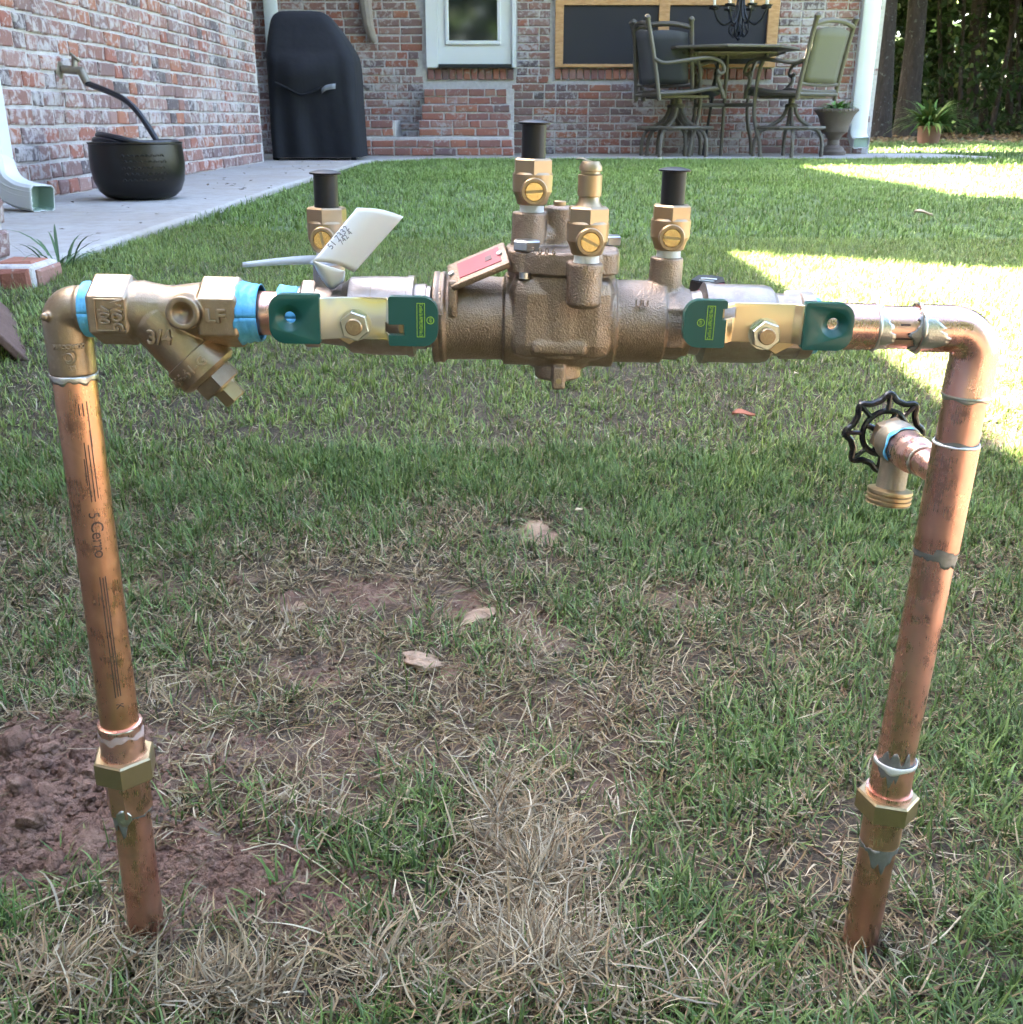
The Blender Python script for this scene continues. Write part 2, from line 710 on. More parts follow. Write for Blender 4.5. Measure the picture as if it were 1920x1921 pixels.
M['brick'] = brick_mat('tumbled_brick', False, .485)
M['brick_isl'] = brick_mat('tumbled_brick_joined', True, .485)
M['brick_red'] = brick_mat('red_step_brick', False, .60, True)
t = NT('lime_mortar')
pos = t.coord('World')
t.color(t.ramp(t.noise(30, 4, .6, vec=pos), [(.3, (.42, .385, .375)), (.6, (.54, .50, .49)), (.8, (.60, .565, .56))]))
t.set(Roughness=.95)
t.bump(t.noise(45, 5, .7, vec=pos), .9, .012)
M['mortar'] = t.m
# concrete
t = NT('patio_concrete')
pos = t.coord('World')
c = t.ramp(t.noise(1.5, 5, .6, .3, vec=pos), [(.3, (.31, .265, .225)), (.55, (.37, .345, .325)), (.75, (.41, .395, .385))])
c = t.mix(t.ramp(t.noise(22, 5, .7, vec=pos), [(.33, .6), (.56, 0.0)]), c, (.25, .22, .195))
c = t.mix(t.ramp(t.noise(160, 2, vec=pos), [(.66, 0.0), (.74, .6)]), c, (.28, .26, .24))
t.color(c)
t.set(Roughness=.85)
t.bump(t.noise(240, 3, vec=pos), .25, .002)
M['concrete'] = t.m
# ground: soil blended to thatch by a painted vertex attribute (bare soil has a shape of its own)
t = NT('ground_soil')
pos = t.coord('World')
at = t.n('ShaderNodeAttribute', attribute_name='soil')
soil = t.ramp(t.noise(38, 5, .65, .4, vec=pos), [(.28, (.09, .046, .031)), (.5, (.215, .112, .076)), (.72, (.36, .215, .155))])
soil = t.mix(t.ramp(t.noise(9, 3, vec=pos), [(.45, 0.0), (.7, .6)]), soil, (.34, .24, .19))
that = t.ramp(t.noise(120, 4, .7, vec=pos), [(.3, (.028, .019, .011)), (.55, (.068, .049, .03)), (.75, (.14, .105, .068))])
far = t.n('ShaderNodeAttribute', attribute_name='farlawn')
litter = t.n('ShaderNodeAttribute', attribute_name='litter')
that = t.mix(far.outputs['Fac'], that, t.ramp(t.noise(60, 4, .7, vec=pos), [(.3, (.05, .08, .025)), (.7, (.10, .15, .05))]))
that = t.mix(litter.outputs['Fac'], that, t.ramp(t.noise(26, 5, .7, vec=pos), [(.3, (.06, .035, .018)), (.6, (.14, .085, .05)), (.75, (.26, .17, .10))]))
t.color(t.mix(at.outputs['Fac'], that, soil))
t.set(Roughness=.95)
t.bump(t.math('ADD', t.noise(160, 5, .7, vec=pos), t.math('MULTIPLY', t.noise(480, 3, .7, vec=pos), .5)), .9, .006)
M['ground'] = t.m
t = NT('soil_clod')
pos = t.coord('World')
t.color(t.ramp(t.noise(60, 5, .65, .4, vec=pos), [(.28, (.11, .056, .038)), (.5, (.245, .130, .09)), (.72, (.40, .245, .175))]))
t.set(Roughness=.95)
t.bump(t.noise(420, 5, .75, vec=pos), 1.0, .006)
M['clod'] = t.m
t = NT('dry_clay')
pos = t.coord('World')
t.color(t.ramp(t.noise(70, 4, .6, vec=pos), [(.3, (.22, .135, .085)), (.7, (.36, .25, .17))]))
t.set(Roughness=.9)
t.bump(t.noise(260, 4, .7, vec=pos), .7, .003)
M['clay'] = t.m


def blade_mat(name, sat=1.0):
    t = NT(name)
    at = t.n('ShaderNodeAttribute', attribute_name='Col')
    pos = t.coord('World')
    big = t.noise(1.3, 3, vec=pos)
    hs = t.n('ShaderNodeHueSaturation')
    hs.inputs['Hue'].default_value = .5
    t.l(at.outputs['Color'], hs.inputs['Color'])
    t.l(t.math('ADD', t.math('MULTIPLY', big, .5), .75), hs.inputs['Value'])
    t.l(t.math('ADD', t.math('MULTIPLY', big, -.3), 1.12), hs.inputs['Saturation'])
    t.color(hs.outputs[0])
    t.set(Roughness=.45)
    t.b.inputs['Specular IOR Level'].default_value = .16
    tr = t.n('ShaderNodeBsdfTranslucent')
    t.l(hs.outputs[0], tr.inputs[0])
    mx = t.n('ShaderNodeMixShader')
    mx.inputs[0].default_value = .18
    t.l(t.b.outputs[0], mx.inputs[1])
    t.l(tr.outputs[0], mx.inputs[2])
    t.l(mx.outputs[0], t.t.nodes['Material Output'].inputs[0])
    return t.m


M['blade'] = blade_mat('grass_blade')
M['leaf'] = blade_mat('tree_leaf')
M['grill_cloth'] = simple('grill_cover_cloth', (.0035, .004, .008), .85, 0, nz=(6, (.006, .007, .012)), bump=(5, .35, .03))
M['grey_cloth'] = simple('grey_webbing', (.20, .21, .24), .7)
M['white_paint'] = simple('white_paint', (.66, .66, .67), .4)
M['downspout'] = simple('white_aluminium', (.66, .67, .665), .38, 0, nz=(9, (.58, .60, .59)))
M['spout_in'] = simple('pale_green_zinc', (.30, .40, .33), .5)
M['dark_glass'] = simple('dark_glass', (.012, .015, .016), .06, 0)
M['screen'] = simple('dark_window_screen', (.022, .020, .024), .75, bump=(700, .15, .001))
t = NT('cedar')
pos = t.coord('World')
mp = t.n('ShaderNodeMapping')
mp.inputs['Scale'].default_value = (3, 3, 14)
t.l(pos, mp.inputs[0])
t.color(t.ramp(t.noise(4, 5, .6, .6, vec=mp.outputs[0]), [(.3, (.42, .20, .075)), (.55, (.55, .30, .135)), (.75, (.62, .36, .18))]))
t.set(Roughness=.6)
M['cedar'] = t.m
M['pot_metal'] = simple('dark_bronze_pot', (.006, .005, .005), .34, .3, nz=(25, (.012, .009, .008)), bump=(200, .12, .001))
M['hose'] = simple('black_hose', (.012, .013, .02), .35, bump=(300, .2, .001))
M['old_brass'] = simple('weathered_brass', (.22, .185, .135), .5, .7, nz=(120, (.28, .25, .20)), bump=(400, .4, .001))
M['chair_metal'] = simple('taupe_cast_metal', (.085, .072, .058), .5, .3, nz=(60, (.125, .108, .088)), bump=(200, .3, .002))
M['sling'] = simple('grey_sling_cloth', (.07, .072, .08), .75, 0, bump=(800, .3, .001))
M['sling_green_lit'] = simple('green_lit_sling_cloth', (.11, .10, .072), .75, 0, bump=(800, .3, .001))  # sling cloth again, with the greenish light on it put into the colour
M['iron'] = simple('black_iron', (.016, .017, .022), .5, .4)
M['candle'] = simple('ivory_candle', (.72, .66, .52), .5)
M['urn'] = simple('weathered_urn', (.10, .072, .058), .75, 0, nz=(18, (.16, .125, .105)), bump=(120, .4, .003))
M['terracotta'] = simple('terracotta', (.20, .085, .06), .8, 0, nz=(14, (.26, .14, .105)), bump=(120, .3, .003))
M['rust_board'] = None
t = NT('rust_brown_board')
pos = t.coord('World')
c = t.ramp(t.noise(22, 5, .6, vec=pos), [(.3, (.085, .045, .036)), (.7, (.14, .08, .064))])
mp = t.n('ShaderNodeMapping')
mp.inputs['Scale'].default_value = (1, .35, 1)
t.l(pos, mp.inputs[0])
c = t.mix(t.ramp(t.noise(150, 2, vec=mp.outputs[0]), [(.6, 0.0), (.68, .8)]), c, (.06, .03, .025))
t.color(c)
t.set(Roughness=.7)
t.bump(t.noise(150, 3, vec=pos), .5, .003)
M['rust_board'] = t.m
M['shingle'] = simple('roof_shingle', (.10, .085, .075), .9, nz=(4, (.15, .13, .12)), bump=(60, .4, .01))
M['bark'] = None
t = NT('tree_bark')
pos = t.coord('World')
mp = t.n('ShaderNodeMapping')
mp.inputs['Scale'].default_value = (6, 6, 1.6)
t.l(pos, mp.inputs[0])
c = t.ramp(t.noise(2.2, 6, .7, .6, vec=mp.outputs[0]), [(.3, (.014, .010, .008)), (.55, (.036, .026, .021)), (.75, (.065, .05, .042))])
c = t.mix(t.ramp(t.noise(11, 4, .7, vec=pos), [(.60, 0.0), (.66, .8)]), c, (.13, .135, .12))
t.color(c)
t.set(Roughness=.95)
t.bump(t.noise(2.4, 6, .7, .6, vec=mp.outputs[0]), 1.0, .05)
M['bark'] = t.m
M['dead_leaf'] = simple('dead_leaf', (.36, .10, .035), .6, nz=(90, (.20, .06, .03)))
M['tan_leaf'] = simple('tan_leaf', (.42, .34, .22), .7, nz=(90, (.30, .22, .14)))
M['drift'] = simple('weathered_timber', (.22, .17, .145), .9, nz=(20, (.33, .28, .25)), bump=(60, .7, .006))
M['pencil'] = simple('grey_ink', (.16, .16, .20), .6)

# ================================================================ the plumbing assembly
D0 = 0.531
TILT = R(1.3)
root = thing('backflow_preventer', 'bronze and copper backflow preventer with green valve handles on two copper risers', 'backflow preventer',
             (0, D0, 0), (0, TILT, 0))
RM = Matrix.Translation((0, D0, 0)) @ Matrix.Rotation(TILT, 4, 'Y')
RI = RM.inverted()


def P(px, py, yo=0.0):
    return RI @ AT(px, py, D0 + yo)


S = 0.0002765
AZ = (P(130, 580).z + P(1650, 613).z) / 2
UX, UY, UZ = V((1, 0, 0)), V((0, 1, 0)), V((0, 0, 1))


def X(px):
    return P(px, 600).x


def A2(px):
    """on the axis, so that the near face of the casting shows at this picture column"""
    return V((P(px, 600, -.013).x, 0, AZ))


def A(px, dz=0.0, dy=0.0):
    return V((X(px), dy, AZ + dz))


def cyl_text(body, size, o, axis, r, th0, along0, mode, sg, sa, ext, mat, parent, space=1.0, name='lettering'):
    ob = text_obj(body, size, (0, 0, 0), UX, UY, ext, mat, parent, name, space=space, bevel=.0003 if 'raised' in name else 0)
    a, e1, e2 = frame(axis)
    for v in ob.data.vertices:
        x, y, z = v.co
        if mode == 'circ':
            th, al = th0 + sg * x / r, along0 + sa * y
        else:
            th, al = th0 + sg * y / r, along0 + sa * x
        v.co = V(o) + a * al + (e1 * math.cos(th) + e2 * math.sin(th)) * (r + z)
    return ob


def bool_cut(o, cutter):
    """cut a hole in o with a mesh, then drop the cutter"""
    me = cutter.build('cut', None, None, ang=0, mesh_only=True)
    co = bpy.data.objects.new('cut', me)
    link(co, root)
    md = o.modifiers.new('c', 'BOOLEAN')
    md.operation = 'DIFFERENCE'
    md.solver = 'EXACT'
    md.object = co
    dg = bpy.context.evaluated_depsgraph_get()
    new = bpy.data.meshes.new_from_object(o.evaluated_get(dg))
    o.modifiers.clear()
    o.data = new
    bpy.data.objects.remove(co)
    new.shade_smooth()
    new.set_sharp_from_angle(angle=R(40))


def drip(seed, n, h, w, c=0.0, spread=.5):
    rg = random.Random(seed)
    w, n = w * 1.7, n - 1
    gs = [(c + rg.uniform(-spread, spread), w * rg.uniform(.5, 1.3), h * rg.uniform(.25, 1)) for _ in range(n)] + [(c, w, h)]
    ph = [rg.uniform(0, 6) for _ in range(4)]
    return lambda q: max(g[2] * math.exp(-((q - g[0]) / g[1]) ** 2) for g in gs) + .0005 * math.sin(q * 9 + ph[0]) + .0004 * math.sin(q * 17 + ph[1]) + .0003 * math.sin(q * 31 + ph[2])


# ---- left riser ------------------------------------------------
lt, lb = P(138, 690), P(281, 1775)
ldir = (lb - lt).normalized()
lt = lt - ldir * .032


def on_line(a, b, py, yo=0.0):
    """point of line a-b whose picture row is py"""
    lo, hi = 0.0, 1.0
    for i in range(40):
        m = (lo + hi) / 2
        w = RM @ (a + (b - a) * m)
        if project(w.x, w.y, w.z)[1] < py:
            lo = m
        else:
            hi = m
    return a + (b - a) * lo


LP = lambda py: on_line(lt, lb, py)
RP_ = 0.0111
MB().cyl(LP(700), LP(1372), RP_, seg=40).build('riser_pipe', M['copper_brown'], root)
# pinkish heated ends
pz = MB()
pipe_low = MB().cyl(LP(1455), lb, RP_, seg=40).build('riser_pipe', M['copper_red'], root)
# stencilled print on the left pipe: bars of ink lying on the copper
L0 = (LP(745) - lt).length


def bar(th, w, p0, p1):
    a0, a1 = (LP(p0) - lt).length, (LP(p1) - lt).length
    MB().patch(lt, ldir, RP_ + .00012, th - w / 2, th + w / 2, lambda q: a0, lambda q: a1, 2, 2).build('stencil_bar', M['ink'], root)


for th, p0, p1 in ((-.80, 745, 830), (-.60, 748, 772), (-.42, 748, 770), (-.78, 800, 925), (-.62, 825, 930), (-.45, 820, 930), (-.36, 850, 900),
                   (-.62, 1068, 1290), (-.50, 1070, 1290), (-.36, 1068, 1292)):
    bar(th, .055, p0, p1)
cyl_text('Cerro', .0095, lt, ldir, RP_, -.52, (LP(1000) - lt).length, 'axial', -1, 1, .00015, M['ink'], root, name='stencil_print', space=.9)
cyl_text('5', .008, lt, ldir, RP_, -.45, (LP(955) - lt).length, 'axial', -1, 1, .00015, M['ink'], root, name='stencil_print')
cyl_text('K', .006, lt, ldir, RP_, -.5, (LP(1308) - lt).length, 'axial', -1, 1, .00015, M['ink'], root, name='stencil_print')

# solder at the elbow mouth
m = MB()
m.patch(lt, ldir, RP_ + .0008, -2.2, 2.2, lambda q: (LP(699) - lt).length, lambda q: (LP(712) - lt).length + .0009 * math.sin(q * 6) + .0007 * math.sin(q * 13), 40, 3)
m.build('solder_ring', M['solder'], root, thick=.0006)
# coupling sleeve, union nut and lower sleeve
MB().lathe([(.0112, 0), (.0128, .0006), (.0130, .003), (.0128, (LP(1402) - LP(1352)).length), (.0142, (LP(1420) - LP(1352)).length)], LP(1352), ldir, 40).build('coupling_sleeve', M['copper'], root)
m = MB()
m.patch(LP(1352), ldir, .0132, -2.0, 2.0, lambda q: .0045 + .0012 * math.sin(q * 5) + .0006 * math.sin(q * 13), lambda q: .0085 + .0014 * math.sin(q * 4 + 1) + .0008 * math.sin(q * 11), 30, 3)
m.build('flux_smear', simple('white_flux', (.50, .40, .39), .6, .3, nz=(260, (.46, .28, .24))), root)
MB().ring(LP(1356), ldir, .0122, .0007, wob=.35).build('solder_ring', M['solder'], root)
n0, n1 = LP(1411), LP(1452)
MB().hexn(n0, n1, .0325, rot=.30, ch=.0012).build('union_nut', M['nut_brass'], root, ang=20)
MB().hexn(LP(1450), LP(1515), .0245, rot=.25, ch=.0008, n=8).build('hex_sleeve', M['copper_red'], root, ang=20)
m = MB()
z0 = (LP(1512) - lt).length
m.patch(lt, ldir, .0118, -2.0, 2.0, lambda q: z0 - .002 + .0012 * math.sin(q * 4), lambda q: z0 + .002 + drip(9, 4, .014, .13, .12, .6)(q), 70, 5)
m.build('solder_drip', M['flux'], root, thick=.0007)
m = MB()
m.patch(lt, ldir, .0124, -.38, .38, lambda q: z0 - .005 * math.cos(q * 3.6) - .001, lambda q: z0 + .006 * math.cos(q * 3.6), 20, 5)
m.build('solder_blob', M['solder'], root, thick=.001)

# ---- left elbow ------------------------------------------------
m = MB()
ec = V((P(131, 640).x, 0, AZ))
rb = .0075
path = [A(172), V((ec.x + rb, 0, AZ))] + arc(V((ec.x + rb, 0, AZ - rb)), UZ, -UX, rb, 0, math.pi / 2, 8)[1:]
path += [LP(655), LP(700)]
m.tube(path, [.0120, .0120] + [.0121] * 8 + [.0119, .0119], 32)
m.lathe([(.0127, 0), (.0127, .004)], A(158), UX, 32)
m.lathe([(.0022, 0), (.0022, .0139), (.0014, .0148)], P(94, 586, 0) + V((.003, 0, 0)), -UY, 14)
m.build('pipe_elbow', M['smooth_bronze'], root, remesh=.0006, smooth_it=6)
cyl_text('CONCORN', .0030, lt, ldir, .0119, -.35, (LP(643) - lt).length, 'circ', 1, -1, .0008, M['smooth_bronze'], root, name='raised_emblem')
m = MB()
emo = (LP(662) - lt).length
for c, rr, rr2 in ((0, .0036, .0027), (.0012, .0021, .0021)):
    pts = []
    for i in range(25):
        th = 2 * math.pi * i / 24
        u_, w_ = rr2 * math.cos(th), rr * math.sin(th)
        u2, w2 = u_ * .9 - w_ * .35 + c, w_ * .9 + u_ * .35
        q = -.35 + u2 / .0119
        a_, e1, e2 = frame(ldir)
        pts.append(lt + a_ * (emo - w2) + (e1 * math.cos(q) + e2 * math.sin(q)) * .0121)
    m.tube(pts, .00045, 6, False)
m.build('raised_emblem', M['smooth_bronze'], root)
cyl_text('B2', .0030, lt, ldir, .0119, -.38, (LP(682) - lt).length, 'circ', 1, -1, .0006, M['smooth_bronze'], root, name='raised_emblem')


def tape(px0, px1, r, name='thread_tape', mat='teflon_blue', rag=0.0):
    m = MB()
    a, e1, e2 = frame(UX)
    Pn = []
    L = A2(px1).x - A2(px0).x
    for i in range(49):
        th = 2 * math.pi * i / 48
        d = e1 * math.cos(th) + e2 * math.sin(th)
        row = []
        for j in range(9):
            f = j / 8
            rr = r * (1 + .02 * math.sin(th * 5 + j * 2.0) * rag + .015 * math.sin(j * 2.4) + (.14 * rag * (1 - f) ** 2))
            xx = A2(px0).x + L * f - rag * .0012 * max(0, math.sin(th * 7) * math.sin(th * 3 + 1)) * (1 - f)
            row.append(V((xx, 0, AZ)) + d * rr)
        Pn.append(row)
    m.grid(Pn)
    return m.build(name, M[mat], root, ang=60, thick=.0005)


tape(147, 170, .0139)
# ---- Y strainer ------------------------------------------------
HF = .0316
m = MB()
m.hexn(A2(167), A2(243), HF, ch=.0013)
m.hexn(A2(372), A2(448), HF, ch=.0013)
m.lathe([(.0150, 0), (.0152, .006), (.0132, .017), (.0132, .022), (.0148, .034), (.0150, .040)], A2(236), UX, 40)
yb = P(262, 562)
yb.y = 0
yd = V((.665, 0, -.747)).normalized()
u = S
m.lathe([(30 * u, 4 * u), (46 * u, 12 * u), (55 * u, 40 * u), (56 * u, 128 * u), (57 * u, 150 * u)], yb, yd, 40)
m.box(V(((X(243) + X(374)) / 2, 0, AZ + 22 * S)), (X(374) - X(243), .0045, 46 * S))
bo = P(343, 588, -.020)
m.lathe([(.0086, 0), (.0086, .0135), (.0080, .0143), (.0056, .0143), (.0046, .0125), (.002, .0098), (.0001, .0094)], V((bo.x, -.0065, bo.z)), -UY, 32)
m.build('y_strainer', M['smooth_bronze'], root, remesh=.0005, smooth_it=2)
m = MB()
cap0 = yb + yd * 133 * u
m.lathe([(57 * u, 0), (61 * u, 2 * u), (61.5 * u, 44 * u), (56 * u, 50 * u), (50 * u, 54 * u)], cap0, yd, 44)
ys = m.build('strainer_cap', M['smooth_bronze'], root)
MB().hexn(cap0 + yd * 52 * u, cap0 + yd * 84 * u, 78 * u, rot=.25, ch=.0008).build('cap_hex', M['smooth_bronze'], root, ang=20)
MB().hexn(cap0 + yd * 83 * u, cap0 + yd * 118 * u, 44 * u, rot=.35, ch=.0007).cyl(cap0 + yd * 80 * u, cap0 + yd * 88 * u, 26 * u, seg=24).build('drain_plug', M['nut_brass'], root, ang=20)
cyl_text('NSF-61-G', .0066, cap0, yd, 61.6 * u, .30, 24 * u, 'circ', -1, -1, .0008, M['smooth_bronze'], root, name='raised_lettering', space=1.05)
q34 = P(300, 634, -.0155)
text_obj('3/4', .0098, (q34.x, -.0153, q34.z), UX, UZ, .0013, M['smooth_bronze'], root, 'raised_lettering', bevel=.0004)
fy = -HF / 2
lf = P(405, 594, fy)
text_obj('LF', .0092, (lf.x, fy - .0004, lf.z), UX, UZ, .0009, M['smooth_bronze'], root, 'raised_lettering', xs=1.15, bevel=.0004)
for tx, px in (('WOG', 220), ('400', 196)):
    q = P(px, 593, fy)
    text_obj(tx, .0074, (q.x, fy - .0004, AZ), -UZ, UX, .0009, M['smooth_bronze'], root, 'raised_lettering', xs=.82, bevel=.0004)
m = MB()
fx0, fx1 = P(180, 593, fy).x, P(236, 593, fy).x
hh = HF / math.sqrt(3) / 2 * .86
fl = [V((fx0, fy - .0002, AZ - hh)), V((fx1, fy - .0002, AZ - hh)), V((fx1, fy - .0002, AZ + hh)), V((fx0, fy - .0002, AZ + hh))]
for i in range(4):
    m.tube([fl[i], fl[(i + 1) % 4]], .00055, 8)
m.build('raised_frame', M['smooth_bronze'], root)

# ---- tapes, nipples ---------------------------------------------
tape(444, 482, .0143, rag=1.0)
MB().cyl(A(470), A(560), RP_ + .0001, seg=40).build('pipe_nipple', M['copper_red'], root)
tape(519, 556, .0136, rag=.5)


# ---- ball valves -------------------------------------------------
def ball_valve(pxs, hexpx, stem_px, rings):
    m = MB()
    m.lathe([(r * S, (A2(p) - A2(pxs[0][0])).x) for p, r in pxs], A2(pxs[0][0]), UX, 44)
    for a_, b_, af in hexpx:
        m.hexn(A2(a_), A2(b_), af * S, ch=.0012)
    b = m.build('ball_valve', M['grey_bronze'], root, ang=30)
    sx = X(stem_px)
    g = MB().cyl(V((sx, -.014, AZ)), V((sx, -.0262, AZ)), .0075, seg=28)
    g.hexn(V((sx, -.0215, AZ)), V((sx, -.0255, AZ)), .018)
    g.build('stem_gland', M['nut_brass'], b, ang=25)
    for rp in rings:
        MB().ring(A2(rp), UX, 71.2 * S, .0004, 44, 6).build('casting_seam', M['smooth_bronze'], b)
    return b


vl = ball_valve([(556, 50), (600, 54), (640, 58), (655, 70), (700, 72.5), (762, 72.5), (763, 75), (775, 75), (776, 60), (797, 60), (798, 57), (806, 57)], [(560, 592, 108)], 668, (697, 757))
vr = ball_valve([(1284, 55), (1300, 57), (1318, 60), (1325, 75), (1337, 75), (1338, 72.5), (1440, 72.5), (1452, 69), (1462, 58), (1505, 58), (1508, 62), (1532, 62)], [(1478, 1534, 112)], 1438, (1390,))


def rrect(x0, x1, z0, z1, rl, rr, n=7):
    pts = []
    for cx, cz, r, a0 in ((x1 - rr, z1 - rr, rr, 0), (x0 + rl, z1 - rl, rl, 90), (x0 + rl, z0 + rl, rl, 180), (x1 - rr, z0 + rr, rr, 270)):
        for i in range(n + 1):
            t_ = R(a0 + 90 * i / n)
            pts.append((cx + r * math.cos(t_), cz + r * math.sin(t_)))
    return pts


def handle(side, parent, xs, hole, slot, stem_px, plate_mat, top_px, bot_px, txt_px, lip_px):
    """butterfly handle: bent zinc plate with two dipped vinyl ends. xs = picture columns of left end, left joint, flat start, flat end, right joint, right end"""
    yf, ye = -.0285, -.0325
    gx = lambda p: P(p, 600, -.031).x
    zt = P(stem_px, top_px, -.031).z
    zb = P(stem_px, bot_px, -.031).z
    x0, x1, x2, x3, x4, x5 = [gx(p) for p in xs]
    pr = [(x1 - .004, ye), (x1 + .001, ye), (x2, yf), (x3, yf), (x4 - .001, ye), (x4 + .004, ye)]
    m = MB()
    th = .0022
    outl = [(a_, b_) for a_, b_ in pr] + [(a_, b_ + th) for a_, b_ in reversed(pr)]
    m.extrude(outl, UX, UY, UZ, (0, 0, zb + .0012), zt - zb - .0024)
    # lips folded back at the top and bottom edges beside the stem
    gl0, gl1 = gx(lip_px[0]), gx(lip_px[1])
    m.box(((gl0 + gl1) / 2, yf + .0055, zt - .0006), (gl1 - gl0, .009, .002))
    m.box(((gl0 + gl1) / 2, yf + .0055, zb + .0006), (gl1 - gl0, .009, .002))
    h = m.build('valve_handle', plate_mat, root, ang=30, bevel=.0005)
    sx0, sx1 = gx(slot[0]), gx(slot[1])
    sz0, sz1 = P(slot[0], slot[3], -.031).z, P(slot[0], slot[2], -.031).z
    # vinyl ends
    for xa, xb, rl, rr_ in ((x0, x1, .0075, .0012), (x4, x5, .0012, .0075)):
        ol = rrect(xa, xb, zb - .0006, zt + .0006, rl, rr_)
        if xa < sx1 < xb and sx0 <= xa + .001:      # notch opening to the left
            k_ = max(i for i, q in enumerate(ol) if q[0] < xa + .0013 and q[1] > (sz0 + sz1) / 2)
            ol = ol[:k_ + 1] + [(xa, sz1), (sx1, sz1), (sx1, sz0), (xa, sz0)] + ol[k_ + 1:]
        elif xa < sx0 < xb and sx1 >= xb - .001:    # notch opening to the right
            ol = ol + [(xb, sz0), (sx0, sz0), (sx0, sz1), (xb, sz1)]
        e = MB().extrude(ol, UX, UZ, -UY, (0, ye + .0030, 0), .0056, True)
        o = e.build('vinyl_grip', M['vinyl'], h, ang=30, bevel=.0019)
        hx = gx(hole[0])
        if xa < hx < xb:
            hz = P(hole[0], hole[1], -.034).z
            c = MB().lathe([(.0092, -.001), (.0062, .0007), (.0042, .0021), (.0029, .0031), (.0029, .0056), (.0045, .0072)], (hx, ye - .0030, hz), UY, 28)
            bool_cut(o, c)
    bool_cut(h, MB().box(((sx0 + sx1) / 2, ye, (sz0 + sz1) / 2), (sx1 - sx0, .02, sz1 - sz0)))
    MB().box(((sx0 + sx1) / 2 - side * .003, ye + .007, (sz0 + sz1) / 2), (.0022, .008, sz1 - sz0)).build('stop_tab', M['nut_brass'], h)
    sx = X(stem_px)
    sp = V((P(stem_px, 600, -.03).x, 0, AZ + .0005))
    MB().hexn(V((sp.x, yf, sp.z)), V((sp.x, yf - .0055, sp.z)), .0128, rot=.2, ch=.0006).cyl((sp.x, yf - .0004, sp.z), (sp.x, yf + .0012, sp.z), .0078).build('handle_nut', M['zinc_nut'], h, ang=20)
    MB().cyl((sp.x, yf - .004, sp.z), (sp.x, yf - .0078, sp.z), .0041, seg=24, ch=.0005).build('valve_stem', M['brass'], h)
    text_obj('V2', .005, (sp.x, yf - .0078, sp.z), UX, UZ, .0002, M['nut_brass'], h, 'stamped_letter')
    # printed panel on the vinyl
    yv = ye - .0027
    tc = P(txt_px[0], txt_px[1], yv)
    H = .0165
    fr = MB()
    w = .0040
    for (xa, xb, za, zb_) in ((-w / 2, -w / 2 + .0003, -H / 2, H / 2), (w / 2 - .0003, w / 2, -H / 2, H / 2), (-w / 2, w / 2, -H / 2, -H / 2 + .0003), (-w / 2, w / 2, H / 2 - .0003, H / 2)):
        fr.box((tc.x + (xa + xb) / 2, yv, tc.z + (za + zb_) / 2), (xb - xa, .0003, zb_ - za))
    sg = 1 if side < 0 else -1
    fr.ring((tc.x + sg * .0046, yv, tc.z), UY, .0017, .0002, 28, 6)
    fr.build('printed_frame', M['print_yellow'], h)
    text_obj('Certified & APPROVED No D', .00245, (tc.x, yv, tc.z), -UZ * sg, UX * sg, .0002, M['print_yellow'], h, 'printed_lettering', xs=.52)
    text_obj('NSF', .0018, (tc.x + sg * .0046, yv, tc.z), -UZ * sg, UX * sg, .0002, M['print_yellow'], h, 'printed_lettering', xs=.7)
    return h


handle(-1, vl, (509, 603, 640, 726, 731, 823), (546, 597), (722, 760, 606, 626), 667, M['zinc_yellow'], 555, 642, (790, 601), (640, 668))
handle(1, vr, (1281, 1360, 1377, 1492, 1506, 1598), (1562, 609), (1352, 1382, 577, 598), 1438, M['zinc_tan'], 566, 650, (1333, 606), (1420, 1462))

# ---- relief valve body --------------------------------------------
m = MB()
pr = [(815, 80), (816, 84), (824, 84), (826, 81), (829, 81), (831, 84), (837, 84), (838, 78), (945, 76), (946, 85), (1149, 85), (1150, 76), (1240, 76), (1242, 66), (1262, 66), (1290, 62)]
m.lathe([(r * S, X(p) - X(815)) for p, r in pr], A(815), UX, 56)
m.hexn(A(1243), A(1278), 124 * S, ch=.001)
cx = X(1050)
zt, zb, zm = P(1050, 463).z, P(1050, 520, -.029).z, P(1050, 487, -.029).z
m.box((cx, 0, (AZ - .0172 + zb) / 2), (.0528, .0520, zb - AZ + .0172), None, .0088)
m.lathe([(.0150, AZ - .0235), (.0255, AZ - .015), (.0268, AZ - .004), (.0272, zb - .004), (.0266, zb + .002)], (cx, 0, 0), UZ, 48)
m.lathe([(.0287, zb), (.0292, zb + .0006), (.0292, zm - .0004)], (cx, 0, 0), UZ, 48)
m.lathe([(.0290, zm + .0003), (.0290, zt - .0012), (.0280, zt)], (cx, 0, 0), UZ, 48)
m.lathe([(.0270, zm - .001), (.0270, zm + .001)], (cx, 0, 0), UZ, 48)
# lugs of the bonnet
for ang in (35, 145, 215, 325):
    q = V((cx + .0235 * math.cos(R(ang)), .0235 * math.sin(R(ang)), 0))
    m.lathe([(.0085, zb), (.0085, zt - .0005)], q, UZ, 24)
# bosses on the bonnet
b1 = P(993, 425, .002)
m.lathe([(.0090, zt - .003), (.0086, P(993, 398).z)], (b1.x, .002, 0), UZ, 28)
b2 = P(1049, 425, .010)
m.lathe([(.0086, zt - .003), (.0082, P(1049, 390, .01).z), (.006, P(1049, 386, .01).z)], (b2.x, .010, 0), UZ, 28)
m.cyl((b1.x + .004, .004, zt + .002), (b2.x - .002, .008, zt + .006), .006)
